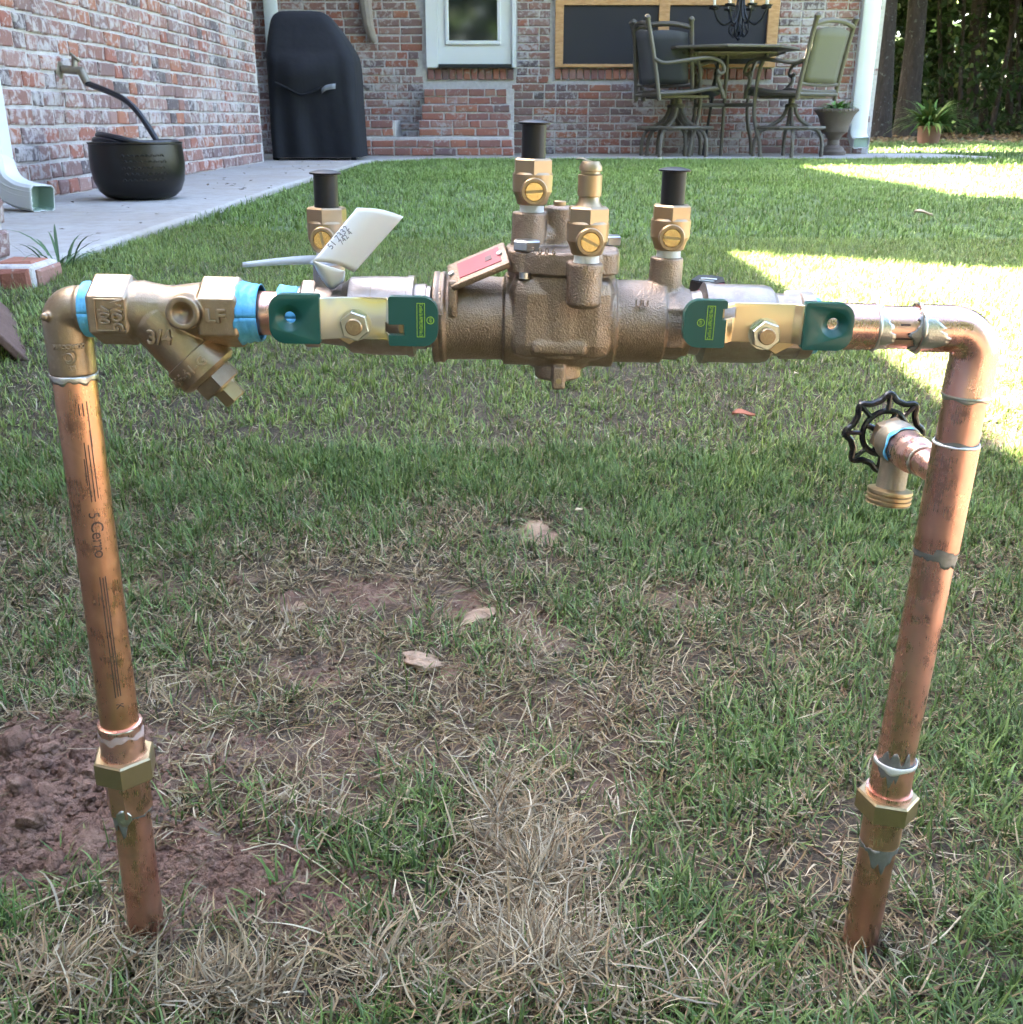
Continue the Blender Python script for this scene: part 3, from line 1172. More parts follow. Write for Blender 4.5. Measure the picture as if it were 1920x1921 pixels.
# front boss
FB = -.033
f1 = P(1096, 540, FB)
zft, zfb = P(1096, 492, FB).z, P(1096, 574, FB).z
m.lathe([(.0064, zfb - .0008), (.0084, zfb + .0012), (.0086, zft - .0008), (.0080, zft)], (f1.x, FB, 0), UZ, 28)
m.box((f1.x - .001, FB + .012, (zft + zfb) / 2 - .001), (.013, .02, (zft - zfb) * .7))
# right boss
r1 = P(1250, 500)
zrt = P(1250, 482).z
m.lathe([(.0088, AZ), (.0083, zrt)], (r1.x, 0, 0), UZ, 28)
m.box((r1.x, 0, AZ + .0095), (.0165, .012, .017))
# drain port below
d1 = P(1046, 690, -.006)
pz0, pz1 = P(1046, 668, -.027).z, P(1046, 640, -.027).z
m.box((cx - .001, -.0135, (pz0 + pz1) / 2), (.0275, .0270, pz1 - pz0), None, .002)
zc_ = lambda py: P(1046, py, -.020).z
m.lathe([(.0112, zc_(692)), (.0120, zc_(688)), (.0120, zc_(668)), (.0105, AZ - .008)], (d1.x, -.0085, 0), UZ, 32)
m.lathe([(.0108, zc_(717)), (.0119, zc_(713)), (.0119, zc_(693)), (.0110, zc_(690))], (d1.x, -.0085, 0), UZ, 32)
m.box((d1.x, -.0208, P(1046, 708, -.021).z), (.0066, .0050, .0125), None, .0012)
# flow arrow cast on the right barrel
ar = P(1190, 617, -.021)
m.box((ar.x - .002, -.0198, ar.z), (.0135, .0022, .0030))
m.extrude([(0, -.0028), (.0042, 0), (0, .0028)], UX, UZ, -UY, (ar.x + .0047, -.0187, ar.z), .0022)
body = m.build('valve_body', M['body'], root, remesh=.0007, smooth_it=3)
text_obj('UU', .0048, (P(1205, 570, -.021).x, -.0198, P(1205, 570, -.021).z), UX, UZ, .0012, M['body'], body, 'raised_lettering')
text_obj('2 0 0 6', .0042, (P(1020, 470, -.029).x, -.0288, P(1020, 472, -.029).z), UX, UZ, .0010, M['body'], body, 'raised_lettering')
# drain tab hole
MB().cyl((d1.x, -.0228, P(1044, 715, -.023).z), (d1.x, -.0237, P(1044, 715, -.023).z), .0014).build('tab_rivet', M['nut_brass'], body)
# slanted plate bracket with red label
bl, br = P(846, 522, -.012), P(951, 478, -.012)
bx = (br - bl).normalized()
by = (V((0, 1, 0)) + UZ * .42 - bx * (V((0, 1, 0)) + UZ * .42).dot(bx)).normalized()
bz = bx.cross(by)
Mb = Matrix((bx, by, bz)).transposed()
m = MB()
mid = (bl + br) / 2
m.box(mid, ((br - bl).length + .001, .023, .0035), Mb, .0011)
m.box(bl + V((.0015, -.006, -.009)), (.0045, .008, .018), None, .0012)
m.build('label_bracket', M['body'], root)
MB().box(mid + bz * .0019 + bx * .001, ((br - bl).length * .74, .0150, .0004), Mb).build('red_label_plate', M['red_label'], root)
MB().box(mid + bz * .0022 + bx * .006, (.0035, .0045, .0002), Mb).build('label_mark', M['label_ink'], root)
MB().cyl(mid + bz * .0018 + bx * .012, mid + bz * .0028 + bx * .012, .0014).build('label_rivet', M['bolt'], root)
MB().cyl(mid + bz * .0018 + bx * -.0138, mid + bz * .0028 + bx * -.0138, .0014).build('label_rivet', M['bolt'], root)
# white tag edge peeping behind the bracket
# bolts of the bonnet
for px, py, yo in ((989, 446, -.017), (1140, 470, .015)):
    q = P(px, py, yo)
    MB().hexn((q.x, yo, zt - .0002), (q.x, yo, zt + .0048), .0125, rot=.5, ch=.0007).build('bonnet_bolt', M['bolt'], root, ang=20)
q = P(985, 526, -.026)
MB().cyl((q.x, -.022, zb - .002), (q.x, -.022, zb + .001), .0028).build('bonnet_bolt', M['bolt'], root)
MB().cyl((b2.x, .010, P(1052, 388, .01).z - .001), (b2.x, .010, P(1052, 377, .01).z), .0031, ch=.0004).build('brass_plug', M['brass'], root)

# ---- test cocks -----------------------------------------------------
m = MB()
m.lathe([(.0066, .0035), (.0074, .0040), (.0085, .0075), (.0098, .0100), (.0100, .0180), (.0094, .0190)], (0, 0, 0), UZ, 32)
m.hexn((0, 0, .0175), (0, 0, .0255), .0178, rot=.5, ch=.0008)
m.lathe([(.0064, 0), (.0064, .0118), (.0060, .0124), (.0046, .0124), (.0046, .0112)], (0, 0, .0105), -UY, 28)
tc_mesh = m.build('test_cock', M['brass'], None, ang=25, mesh_only=True)
tape_mesh = MB().lathe([(.0058, -.0012), (.0062, 0), (.0060, .002), (.0062, .0042)], (0, 0, 0), UZ, 24).build('thread_tape', M['teflon_white'], mesh_only=True)
sm_ = MB().lathe([(.0045, 0), (.0045, .0008), (.0042, .0011)], (0, -.0112, .0105), -UY, 24)
screw_mesh = sm_.build('stem_screw', M['brass_bright'], mesh_only=True)
slot_mesh = MB().box((0, -.0124, .0105), (.0082, .0004, .0013)).build('screw_slot', M['nut_brass'], mesh_only=True)
cap_mesh = MB().lathe([(.0060, .0250), (.0060, .0410), (.0078, .0412), (.0080, .0419), (.0070, .0424), (.004, .0431), (.0003, .0434)], (0, 0, 0), UZ, 32).build('dust_cap', M['black_rubber'], mesh_only=True)
fl = MB().lathe([(.0070, .0250), (.0052, .0275), (.0048, .030), (.0056, .0303), (.0056, .0395), (.0046, .0400), (.0044, .0412), (.0054, .0414), (.0054, .0432), (.0040, .0455), (.0030, .0455), (.0028, .042)], (0, 0, 0), UZ, 28)
flare_mesh = fl.build('flare_fitting', M['brass'], mesh_only=True)


def test_cock(loc, rz, capped=True, slot=20):
    o = link(bpy.data.objects.new('test_cock', tc_mesh), root)
    o.location = loc
    o.rotation_euler = (0, 0, rz)
    link(bpy.data.objects.new('thread_tape', tape_mesh), o)
    s_ = link(bpy.data.objects.new('stem_screw', screw_mesh), o)
    sl = link(bpy.data.objects.new('screw_slot', slot_mesh), o)
    sl.location = V((0, 0, .0105)) - Matrix.Rotation(R(slot), 3, 'Y') @ V((0, 0, .0105))
    sl.rotation_euler = (0, R(slot), 0)
    link(bpy.data.objects.new('dust_cap' if capped else 'flare_fitting', cap_mesh if capped else flare_mesh), o)
    return o


test_cock((P(998, 398, .002).x, .002, P(998, 398, .002).z), .06, True, -5)
t3 = test_cock((P(1100, 495, FB).x, FB, zft), .05, False, 25)
test_cock((P(1254, 482).x, 0, zrt), -.06, True, 5)
q1 = P(617, 486, .004)
m = MB().lathe([(.0085, AZ + .004), (.0080, q1.z)], (q1.x, .004, 0), UZ, 28)
m.build('test_port', M['grey_bronze'], root)
test_cock((q1.x, .004, q1.z), -.05, True, 80)

# ---- right copper run -------------------------------------------------
cap = M['copper']
rt, rbm = P(1813, 735), P(1606, 1800)
rdir = (rbm - rt).normalized()
QP = lambda py: on_line(rt, rbm, py)
MB().lathe([(.0112, 0), (.0120, .0006), (.0120, X(1640) - X(1534))], A(1534), UX, 40).build('pipe_adapter', cap, root)
tape(1526, 1546, .0142, rag=.4)
MB().cyl(A(1636), A(1724), RP_, seg=40).build('pipe_nipple', cap, root)
# elbow
rb = .0150
cxe = QP(700).x + .0006
pth = [A(1718), V((cxe - rb, 0, AZ))] + arc(V((cxe - rb, 0, AZ - rb)), UZ, UX, rb, 0, math.pi / 2 - .02, 12)[1:]
e_end = QP(738)
pth += [QP(690), e_end]
MB().tube(pth, [.0124, .0123] + [.0121] * 12 + [.0123, .0125], 36).build('pipe_elbow', cap, root)
MB().cyl(QP(730), QP(836), RP_, seg=40).build('riser_pipe', M['copper_red'], root)
MB().lathe([(.0115, 0), (.0122, .0005), (.0122, (QP(1030) - QP(832)).length - .0005), (.0115, (QP(1030) - QP(832)).length)], QP(832), rdir, 40).build('pipe_tee', M['copper_red'], root)
MB().cyl(QP(1024), QP(1428), RP_, seg=40).build('riser_pipe', cap, root)
MB().lathe([(.0112, 0), (.0124, .0006), (.0124, (QP(1484) - QP(1422)).length)], QP(1422), rdir, 40).build('coupling_sleeve', M['copper_red'], root)
MB().cyl(QP(1478), QP(1488), .0138, seg=36).build('union_collar', M['copper'], root)
MB().hexn(QP(1486), QP(1522), .0322, rot=.22, ch=.0012).build('union_nut', M['nut_brass'], root, ang=20)
MB().lathe([(.0128, 0), (.0122, .002), (.0122, (QP(1574) - QP(1520)).length)], QP(1520), rdir, 40).build('coupling_sleeve', cap, root)
MB().cyl(QP(1565), rbm, RP_, seg=40).build('riser_pipe', M['copper_red'], root)
# solder work
MB().ring(QP(741), rdir, .0114, .0010, wob=.3).build('solder_ring', M['solder'], root)
m = MB()
m.patch(rt, rdir, RP_ + .0004, -2, 2, lambda q: (QP(740) - rt).length, lambda q: (QP(748) - rt).length + .0008 * math.sin(q * 5), 30, 3).build('solder_ring', M['solder'], root, thick=.0005)
MB().ring(QP(831), rdir, .0118, .0007, wob=.4).build('solder_ring', M['solder_white'], root)
m = MB()
m.patch(rt, rdir, RP_ + .0002, -2, 2, lambda q: (QP(824) - rt).length - .0008 * math.sin(q * 4), lambda q: (QP(832) - rt).length, 30, 3).build('flux_smear', M['flux'], root)
m = MB()
zz = (QP(1030) - rt).length
m.patch(rt, rdir, RP_ + .0005, -2, 2, lambda q: zz - .0008 + .0004 * math.sin(q * 8), lambda q: zz + .003 + drip(10, 4, .005, .2, -.25, .7)(q), 60, 4).build('solder_drip', M['flux'], root, thick=.0006)
m = MB()
m.patch(rt, rdir, .0126, -1.5, 1.5, lambda q: zz - .0035 - .001 * math.sin(q * 5) if abs(q) < .4 else zz - .0008, lambda q: zz + .0002, 30, 2).build('flux_smear', M['flux'], root)
zz2 = (QP(1422) - rt).length
m = MB()
m.patch(rt, rdir, RP_ + .0004, -1.3, 1.4, lambda q: zz2 - .001 - drip(5, 4, .009, .12, .35, .6)(q), lambda q: zz2 + .0006, 80, 5).build('solder_drip', M['flux'], root, thick=.0005)
m = MB()
m.patch(rt, rdir, .0127, -1.6, 1.6, lambda q: zz2 - .0006, lambda q: zz2 + .0022 + .003 * math.exp(-((q - .45) / .35) ** 2), 40, 3).build('solder_ring', M['solder_white'], root, thick=.0006)
m = MB()
m.patch(rt, rdir, .01262, -.9, 1.3, lambda q: zz2 + .001, lambda q: zz2 + .002 + drip(6, 4, .012, .11, .5, .6)(q), 60, 4).build('solder_drip', M['flux'], root, thick=.0004)
zz3 = (QP(1578) - rt).length
m = MB()
m.patch(rt, rdir, .0118, -2, 2, lambda q: zz3 - .0006 - drip(3, 4, .007, .10, .1, .7)(q), lambda q: zz3 + .002 + drip(4, 4, .014, .13, .05, .5)(q), 90, 6).build('solder_drip', M['flux'], root, thick=.0006)
# horizontal joints
for px, r_, w_ in ((1640, .0118, .0012), (1722, .0121, .0016)):
    MB().ring(A(px), UX, r_, w_ * .7, wob=.4).build('solder_ring', M['solder'], root)
m = MB()
m.patch(A(1640), UX, .0115, -1.4, 1.4, lambda q: -.0005, lambda q: .002 + drip(11, 5, .007, .22, .4, .9)(q), 60, 4).build('flux_smear', M['solder'], root, thick=.0004)
m = MB()
m.patch(A(1722), UX, .0116, -1.2, 1.3, lambda q: -.0015 - drip(8, 5, .006, .2, .2, .8)(q), lambda q: .0006, 60, 4).build('solder_blob', M['flux'], root, thick=.0008)
m = MB()
m.patch(A(1722), UX, .0126, -.55, .75, lambda q: -.0004, lambda q: .004 + drip(7, 5, .010, .2, .3, .6)(q), 60, 5).build('solder_blob', M['solder'], root, thick=.001)
for a_, b_, th in ((.004, .013, .35), (.010, .013, .1), (.006, .011, -.3)):
    m = MB()
    m.patch(A(1655), UX, RP_ + .0003, th - .04, th + .05, lambda q: a_, lambda q: b_, 4, 3).build('flux_smear', M['ink'], root)

# ---- hose bibb ------------------------------------------------------------
h0 = P(1768, 892, .002)
h1 = P(1658, 811, .080)
hd = (h1 - h0).normalized()
HL = (h1 - h0).length
bib = MB()
bib.lathe([(.0066, .004), (.0080, .012), (.0080, .024), (.0088, .0242), (.0090, .032), (.0112, .034), (.0116, .046), (.0112, .047)], h0, hd, 32)
bibo = bib.build('hose_bibb', M['copper'], root)
MB().ring(h0 + hd * .024, hd, .0086, .0009, wob=.4).build('solder_ring', M['solder'], bibo)
MB().patch(h0, hd, .0123, 2.5, 5.0, lambda q: .0465 + .0008 * math.sin(q * 9), lambda q: .0495 + .0016 * math.sin(q * 5 + 1), 24, 3).build('thread_tape', M['teflon_blue'], bibo, thick=.0004)
mb_ = MB().lathe([(.0118, .050), (.0128, .052), (.0128, .062), (.0112, .064), (.0108, .069)], h0, hd, 32)
od = (h0 + hd * .057)
mb_.tube([od, od + V((-.0005, -.001, -.014)), od + V((-.002, -.004, -.029))], [.0095, .0085, .0088], 24)
ot = od + V((-.002, -.004, -.027))
mb_.build('bibb_body', M['old_brass'], bibo)
m = MB().lathe([(.0090, 0), (.0132, .001), (.0134, .0025), (.0122, .003), (.0122, .0036), (.0134, .0042), (.0134, .0052), (.0122, .0058), (.0122, .0064), (.0134, .0070), (.0134, .0080), (.0122, .0086), (.0122, .0092), (.0132, .0098), (.0110, .0104), (.0108, .004)], ot, (-0.06, -.10, -1), 36)
m.build('hose_thread', M['nut_brass'], bibo, ang=20)
MB().hexn(h0 + hd * .0645, h0 + hd * .0715, .0215, rot=.2, ch=.0008).build('bonnet_nut', M['brass'], bibo, ang=20)
MB().cyl(h0 + hd * .0715, h0 + hd * (HL - .002), .0052).build('valve_stem', M['brass'], bibo)
m = MB()
a_, e1, e2 = frame(hd)
wc = h0 + hd * HL
pt = lambda rr, th, o_=0: wc + (e1 * math.cos(th) + e2 * math.sin(th)) * rr + a_ * o_
rimr = lambda th: .0222 + .0021 * math.cos(8 * th) + .0006 * math.cos(16 * th)
m.tube([pt(rimr(2 * math.pi * i / 96), 2 * math.pi * i / 96) for i in range(97)], .0020, 10, False)
m.ring(wc - a_ * .001, hd, .0140, .0019, 48, 8)
for k in range(8):
    th = k * math.pi / 4
    m.tube([pt(.0140, th, -.001), pt(.019, th, -.0008), pt(rimr(th), th)], [.0017, .0014, .0019], 8)
for k in range(4):
    th = k * math.pi / 2 + .4
    m.tube([pt(.004, th, -.003), pt(.0140, th, -.001)], [.0022, .0018], 8)
m.cyl(wc - a_ * .005, wc + a_ * .003, .0056)
m.build('handwheel', M['wheel_black'], bibo)

# ---- paper tag and its tie ---------------------------------------------------
def PW(px, py, yo):
    return AT(px, py, D0 + yo)


tagm = MB()
rows = []
for i in range(13):
    s_ = i / 12
    l = V((670 + (588 - 670) * s_, 390 + (490 - 390) * s_, 0))
    r_ = V((757 + (665 - 757) * s_, 407 + (511 - 407) * s_, 0))
    row = []
    for j in range(13):
        f = j / 12
        px, py = l.x + (r_.x - l.x) * f, l.y + (r_.y - l.y) * f
        bow = math.sin(f * math.pi) * 5.0
        row.append(PW(px + bow * .3, py - bow, -.021 + .011 * f ** 1.5 + .004 * s_ * 0 - .003 * math.sin(f * math.pi)))
    rows.append(row)
tagm.grid(rows)
# the end that curls under
bot = spline([(588, 491, 0), (597, 512, 0), (610, 532, 0), (622, 543, 0), (635, 536, 0), (645, 526, 0), (648, 510, 0)], 4)
rows2 = []
for i, b_ in enumerate(bot):
    f = i / (len(bot) - 1)
    tx_, ty_ = 588 + 60 * f, 490 + 19 * f
    rows2.append([PW(tx_ + (b_.x - tx_) * g, ty_ + (b_.y - ty_) * g, -.021 + .006 * f + .010 * g * g) for g in (0, .2, .4, .6, .8, 1)])
tagm.grid(rows2)
pt_ = tagm.build('paper_tag', M['paper'], None, ang=80, thick=.0003)
tag(pt_, 'curled white paper tag with faint handwriting hanging over the left test cock', 'paper tag')
ta, tb = PW(617, 465, -.0245), PW(652, 424, -.0245)
tx_ = (tb - ta).normalized()
tn_ = (PW(700, 470, -.0135) - PW(628, 440, -.0215)).normalized()
text_obj('51 7332', .0046, (ta + tb) / 2 + tn_ * .0005 + V((0, -.0012, 0)), tx_, -tn_, .0001, M['pencil'], pt_, 'handwriting', xs=.9)
text_obj('742 4', .0038, PW(649, 446, -.0262), tx_, -tn_, .0001, M['pencil'], pt_, 'handwriting', xs=.9)
m = MB()
rw = []
for i in range(17):
    f = i / 16
    px, py = 456 + (640 - 456) * f, 497 - 11 * math.sin(f * 1.7) + 1 * f
    w_ = .0011 + .0010 * min(1, f * 1.6)
    c = PW(px, py, -.004 + .004 * f)
    rw.append([c + V((0, .0004, w_)), c + V((0, -.0004, -w_))])
m.grid(rw)
c1 = PW(617, 490, .004)
m.ring(c1, (0, 0, 1), .0090, .0008, 32, 6)
zt_ = m.build('zip_tie', M['tie'], None, thick=.0011)
tag(zt_, 'translucent white zip tie sticking out left from under the paper tag', 'zip tie')

# black and red plastic tag behind the right valve
hg = thing('hang_tag', 'small folded black and red plastic tag standing behind the right green handled valve', 'tag', PW(1325, 556, .012))
HI = Matrix.Translation(-PW(1325, 556, .012))
H_ = lambda px, py, yo: PW(px, py, yo) - PW(1325, 556, .012)
m = MB().grid([[H_(1297, 527, .012), H_(1335, 535, .006), H_(1360, 531, .006)], [H_(1310, 518, .022), H_(1333, 518, .024), H_(1357, 522, .022)]])
m.build('black_panel', M['tag_black'], hg, ang=0, thick=.0012)
MB().grid([[H_(1292, 562, .012), H_(1309, 553, .006)], [H_(1297, 527, .012), H_(1320, 532, .006)]]).build('black_panel', M['tag_black'], hg, ang=0, thick=.0012)
MB().grid([[H_(1309, 545, .0058), H_(1358, 543, .0058)], [H_(1322, 534, .0058), H_(1359, 532, .0058)]]).build('red_panel', M['tag_red'], hg, ang=0, thick=.0008)
MB().grid([[H_(1303, 563, .006), H_(1345, 563, .006)], [H_(1310, 545, .0058), H_(1350, 544, .0058)]]).build('white_panel', M['paper'], hg, ang=0, thick=.0008)
m = MB()
for px0, px1, py in ((1315, 1345, 522), (1312, 1340, 526)):
    m.tube([H_(px0, py, .0105), H_(px1, py + 2, .0105)], .0004, 6)
m.build('printed_lines', M['paper'], hg)

# ================================================================ ground, patio
def axis_vals(lo, hi, step, far_lo, far_hi, k=1.085):
    a = list(np.arange(lo, hi + 1e-6, step))
    s_, v = step, lo
    left = []
    while v > far_lo:
        s_ *= k
        v -= s_
        left.append(v)
    s_, v = step, hi
    right = []
    while v < far_hi:
        s_ *= k
        v += s_
        right.append(v)
    return np.array(left[::-1] + a + right)


gx_ = axis_vals(-.60, .60, .0072, -70, 70)
gy_ = axis_vals(.34, 1.2, .0072, -45, 95)
GX, GY = np.meshgrid(gx_, gy_)
GZ = hfull(GX, GY)
nx, ny = len(gx_), len(gy_)
verts = np.stack([GX.ravel(), GY.ravel(), GZ.ravel()], 1)
ii = np.arange(nx * ny).reshape(ny, nx)
quads = np.stack([ii[:-1, :-1].ravel(), ii[:-1, 1:].ravel(), ii[1:, 1:].ravel(), ii[1:, :-1].ravel()], 1)


def np_mesh(name, verts, faces, mat, smooth=True, attrs=None):
    me = bpy.data.meshes.new(name)
    n, k = len(faces), faces.shape[1]
    me.vertices.add(len(verts))
    me.vertices.foreach_set('co', np.asarray(verts, np.float32).ravel())
    me.loops.add(n * k)
    me.loops.foreach_set('vertex_index', faces.astype(np.int32).ravel())
    me.polygons.add(n)
    me.polygons.foreach_set('loop_start', np.arange(0, n * k, k, dtype=np.int32))
    me.polygons.foreach_set('use_smooth', np.full(n, smooth))
    for an, av in (attrs or {}).items():
        if av.ndim == 1:
            a = me.attributes.new(an, 'FLOAT', 'POINT')
            a.data.foreach_set('value', av.astype(np.float32))
        else:
            a = me.attributes.new(an, 'FLOAT_COLOR', 'POINT')
            a.data.foreach_set('color', np.concatenate([av, np.ones((len(av), 1))], 1).astype(np.float32).ravel())
    if mat:
        me.materials.append(mat)
    me.update(calc_edges=True)
    return me


woods = sst(15.5, 19.5, GY + (GX - 7) * .15 + 1.2 * (fbm(GX * .7, GY * .7, 9) - .5)).ravel() * (GX.ravel() > 3.6)
gme = np_mesh('ground', verts, quads, M['ground'], True, {'soil': soil_field(GX, GY).ravel().clip(0, 1), 'farlawn': sst(1.6, 3.5, GY).ravel(), 'litter': woods})
ground = link(bpy.data.objects.new('ground', gme))
tag(ground, 'reddish brown soil and lawn ground sloping up to the patio', kind='structure')

# patio slabs: the left walk in two pours, then the strip along the back wall
WX = -1.87         # face of the wing wall
BY = 10.2          # face of the back wall
WEND = 8.17


def slab(poly, name='patio'):
    m = MB().extrude(poly, UX, UY, UZ, (0, 0, PATIO_Z - .11), .11)
    o = m.build(name, M['concrete'], None, ang=30, bevel=.012)
    return tag(o, 'pale concrete patio slab beside the brick walls', kind='structure')


slab([(-2.2, 2.31), (-1.12, 2.31), (-1.06, 2.29), (-1.035, 2.6), (-1.06, 3.62), (-2.2, 3.62)])
cv = arc((-.25, 8.25, 0), UX, UY, .9, math.pi, math.pi / 2, 10)
slab([(-2.2, 3.628), (-1.06, 3.628), (-1.10, 5), (-1.15, 7.6)] + [(p.x, p.y) for p in cv] + [(4.05, 9.15), (4.2, 9.4), (4.0, 10.4), (-4.2, 10.4), (-4.2, 8.2), (-2.2, 8.2)])

# ================================================================ bricks
def brick_mesh(L, H, D_=.03, k=0):
    rg = random.Random(k)
    j = lambda a: rg.uniform(-a, a)
    e = .0045
    xs = [0, L]
    vs = []
    ot = [(0 + j(.003), 0 + j(.003)), (L + j(.003), 0 + j(.003)), (L + j(.003), H + j(.003)), (0 + j(.003), H + j(.003))]
    for x, z in ot:
        vs.append((x, 0.012, z))
    for x, z in ot:
        vs.append((x, -.0035, z))
    for (x, z), (sx, sz) in zip(ot, ((1, 1), (-1, 1), (-1, -1), (1, -1))):
        vs.append((x + sx * (e + abs(j(.004))), -.0085 + j(.002), z + sz * (e + abs(j(.004)))))
    fs = [(8, 9, 10, 11)] + [(4 + i, 4 + (i + 1) % 4, 8 + (i + 1) % 4, 8 + i) for i in range(4)] + [(i, (i + 1) % 4, 4 + (i + 1) % 4, 4 + i) for i in range(4)]
    return vs, fs


LEN = {'s': (.190, .194, .186), 'h': (.088, .092)}
BM = {}
COURSE = .0677
BH = .0555


def brick_variants(mat, key):
    out = {}
    for kind, L in (('s', .192), ('h', .091), ('q', .135)):
        out[kind] = []
        for k in range(5):
            vs, fs = brick_mesh(L, BH, k=k * 7 + ord(kind))
            me = MB().add(vs, fs).build('brick', mat, ang=0, mesh_only=True)
            out[kind].append((me, vs, fs))
    return out


BV = brick_variants(M['brick'], 'a')
BVR = brick_variants(M['brick_red'], 'r')


def lay(x0, x1, z0, rows, holes, seed, mix_=(.55, .33, .12), jt=.0115):
    """list of (x, z, kind) filling x0..x1"""
    rg = random.Random(seed)
    out = []
    for r_ in range(rows):
        z = z0 + r_ * COURSE
        x = x0 - (rg.choice((0, .1, .05)) if x0 < -900 else 0)
        first = True
        while x < x1 - .03:
            kd = rg.choices('shq', mix_)[0]
            if first and r_ % 2:
                kd = 'h'
            first = False
            L = {'s': .192, 'h': .091, 'q': .135}[kd]
            if x + L > x1:
                if x + .091 <= x1 + .004:
                    kd, L = 'h', .091
                else:
                    break
            hit = False
            for hx0, hx1, hz0, hz1 in holes:
                if x + L > hx0 and x < hx1 and z + BH > hz0 and z < hz1:
                    hit = True
                    # try a half brick before jumping over the opening
                    if x + .091 <= hx0 + .002 and kd != 'h':
                        out.append((x, z, 'h'))
                    x = hx1 + .004
                    break
            if hit:
                continue
            out.append((x, z, kd))
            x += L + jt
    return out


def put_bricks(lst, parent, place, rz, vis, limit, BVs, isl_mat, seed=1, jit=.002):
    rg = random.Random(seed)
    ranked = sorted(lst, key=lambda b: -vis(b))
    keep = [b for b in ranked if vis(b) > 0][:limit]
    rest = ranked[len(keep):]
    for b in keep:
        me = rg.choice(BVs[b[2]])[0]
        o = bpy.data.objects.new('brick', me)
        COL.objects.link(o)
        o.parent = parent
        o.location = place(b[0], b[1], rg.uniform(-jit, jit))
        o.rotation_euler = (rg.uniform(-.012, .012), rg.uniform(-.012, .012), rz + rg.uniform(-.006, .006))
    if rest:
        m = MB()
        Rz = Matrix.Rotation(rz, 3, 'Z')
        for b in rest:
            _, vs, fs = rg.choice(BVs[b[2]])
            o = place(b[0], b[1], rg.uniform(-jit, jit))
            m.add([Rz @ V(v) + o for v in vs], fs)
        ob = m.build('brick_courses', isl_mat, parent, ang=0)
        ob['kind'] = 'stuff'


def box_part(name, lo, hi, mat, parent, bevel=None):
    lo, hi = V(lo), V(hi)
    return MB().box((lo + hi) / 2, hi - lo).build(name, mat, parent, ang=0, bevel=bevel)


PZ = PATIO_Z
# ---- main house ------------------------------------------------------
house = thing('house', 'brick main house with white glazed door and cedar framed window behind the lawn', 'house', (0, BY, PZ))
HO = V((0, BY, PZ))
hl = lambda p: V(p) - HO
dx0, dx1 = AT(801, 100, BY).x, AT(968, 100, BY).x
dz = AT(880, 128, BY).z
wx0, wx1 = AT(1041, 100, BY).x, AT(1454, 100, BY).x
wz = AT(1200, 127, BY).z
HXR = AT(1645, 150, BY).x
wall = box_part('back_wall', hl((-4.2, BY, .05)), hl((HXR, BY + .25, 2.95)), M['mortar'], house)
zA = PZ + .006
holes = [(dx0 - .01, dx1 + .01, dz - .005, 9), (wx0 - .01, wx1 + .01, wz - .005, 9),
         (dx0, dx1, dz - .09, dz), (wx0, wx1, wz - .105, wz)]
stepx0, stepx1 = AT(795, 200, BY).x, AT(964, 200, BY).x
holes.append((stepx0 + .02, stepx1 - .02, 0, dz - .16))
bl_ = lay(-4.2, HXR, zA, 30, holes, 3)
# right end keeps a straight edge: fill leftovers
def vis_back(b):
    px, py = project(b[0], BY, b[1])
    L = {'s': .192, 'h': .091, 'q': .135}[b[2]]
    if py < -15 or px < 545 or px > 1650:
        return 0
    return L * (1.0 if px > 670 else .8)


put_bricks(bl_, wall, lambda x, z, j: V((x, j, z - PZ)), 0, vis_back, 300, BV, M['brick_isl'], 5)
# rowlock courses under door and window
rl = []
for x0, x1, zt_ in ((dx0, dx1, dz - .008), (wx0, wx1, wz - .012)):
    x = x0 + .002
    while x + .054 < x1:
        m = bpy.data.objects.new('brick', BVR['h'][random.randrange(5)][0])
        COL.objects.link(m)
        m.parent = wall
        m.location = (x + .0565, -.014, zt_ - .091 - PZ)
        m.rotation_euler = (0, -math.pi / 2, 0)
        x += .0665
# roofs and body (out of the frame; they throw the lawn's shade)
box_part('side_wall', hl((HXR - .25, BY + .25, .05)), hl((HXR, BY + 1.0, 2.95)), M['mortar'], house)
m = MB().extrude([(-.3, 2.95), (.95, 3.35), (2.2, 2.95), (2.2, 2.88), (-.3, 2.88)], UY, UZ, UX, hl((-4.2, BY - .0, 0)), HXR + 4.4)
m.build('roof', M['shingle'], house, ang=0)
box_part('porch_roof', hl((-4.2, 9.0, 2.96)), hl((2.35, BY - .31, 3.1)), M['white_paint'], house)
# door
dr = box_part('door', hl((AT(822, 60, BY).x, BY - .02, dz + .025)), hl((AT(961, 60, BY).x, BY + .02, dz + 2.05)), M['white_paint'], house, .004)
box_part('door_frame', hl((dx0, BY - .055, dz)), hl((AT(822, 60, BY).x, BY + .03, dz + 2.1)), M['white_paint'], dr, .004)
box_part('door_frame', hl((AT(961, 60, BY).x, BY - .055, dz)), hl((dx1, BY + .03, dz + 2.1)), M['white_paint'], dr, .004)
box_part('threshold', hl((AT(823, 60, BY).x, BY - .075, dz - .002)), hl((AT(960, 60, BY).x, BY - .02, dz + .03)), M['iron'], dr, .003)
gx0, gx1, gz = AT(843, 60, BY).x, AT(933, 60, BY).x, AT(890, 77, BY).z
box_part('pane', hl((gx0, BY - .026, gz)), hl((gx1, BY - .021, dz + 1.9)), M['dark_glass'], dr)
for a_, b_ in (((gx0 - .035, gz - .035), (gx1 + .035, gz)), ((gx0 - .035, gz), (gx0, dz + 1.9)), ((gx1, gz), (gx1 + .035, dz + 1.9))):
    box_part('glazing_bead', hl((a_[0], BY - .04, a_[1])), hl((b_[0], BY - .0215, b_[1])), M['white_paint'], dr, .008)
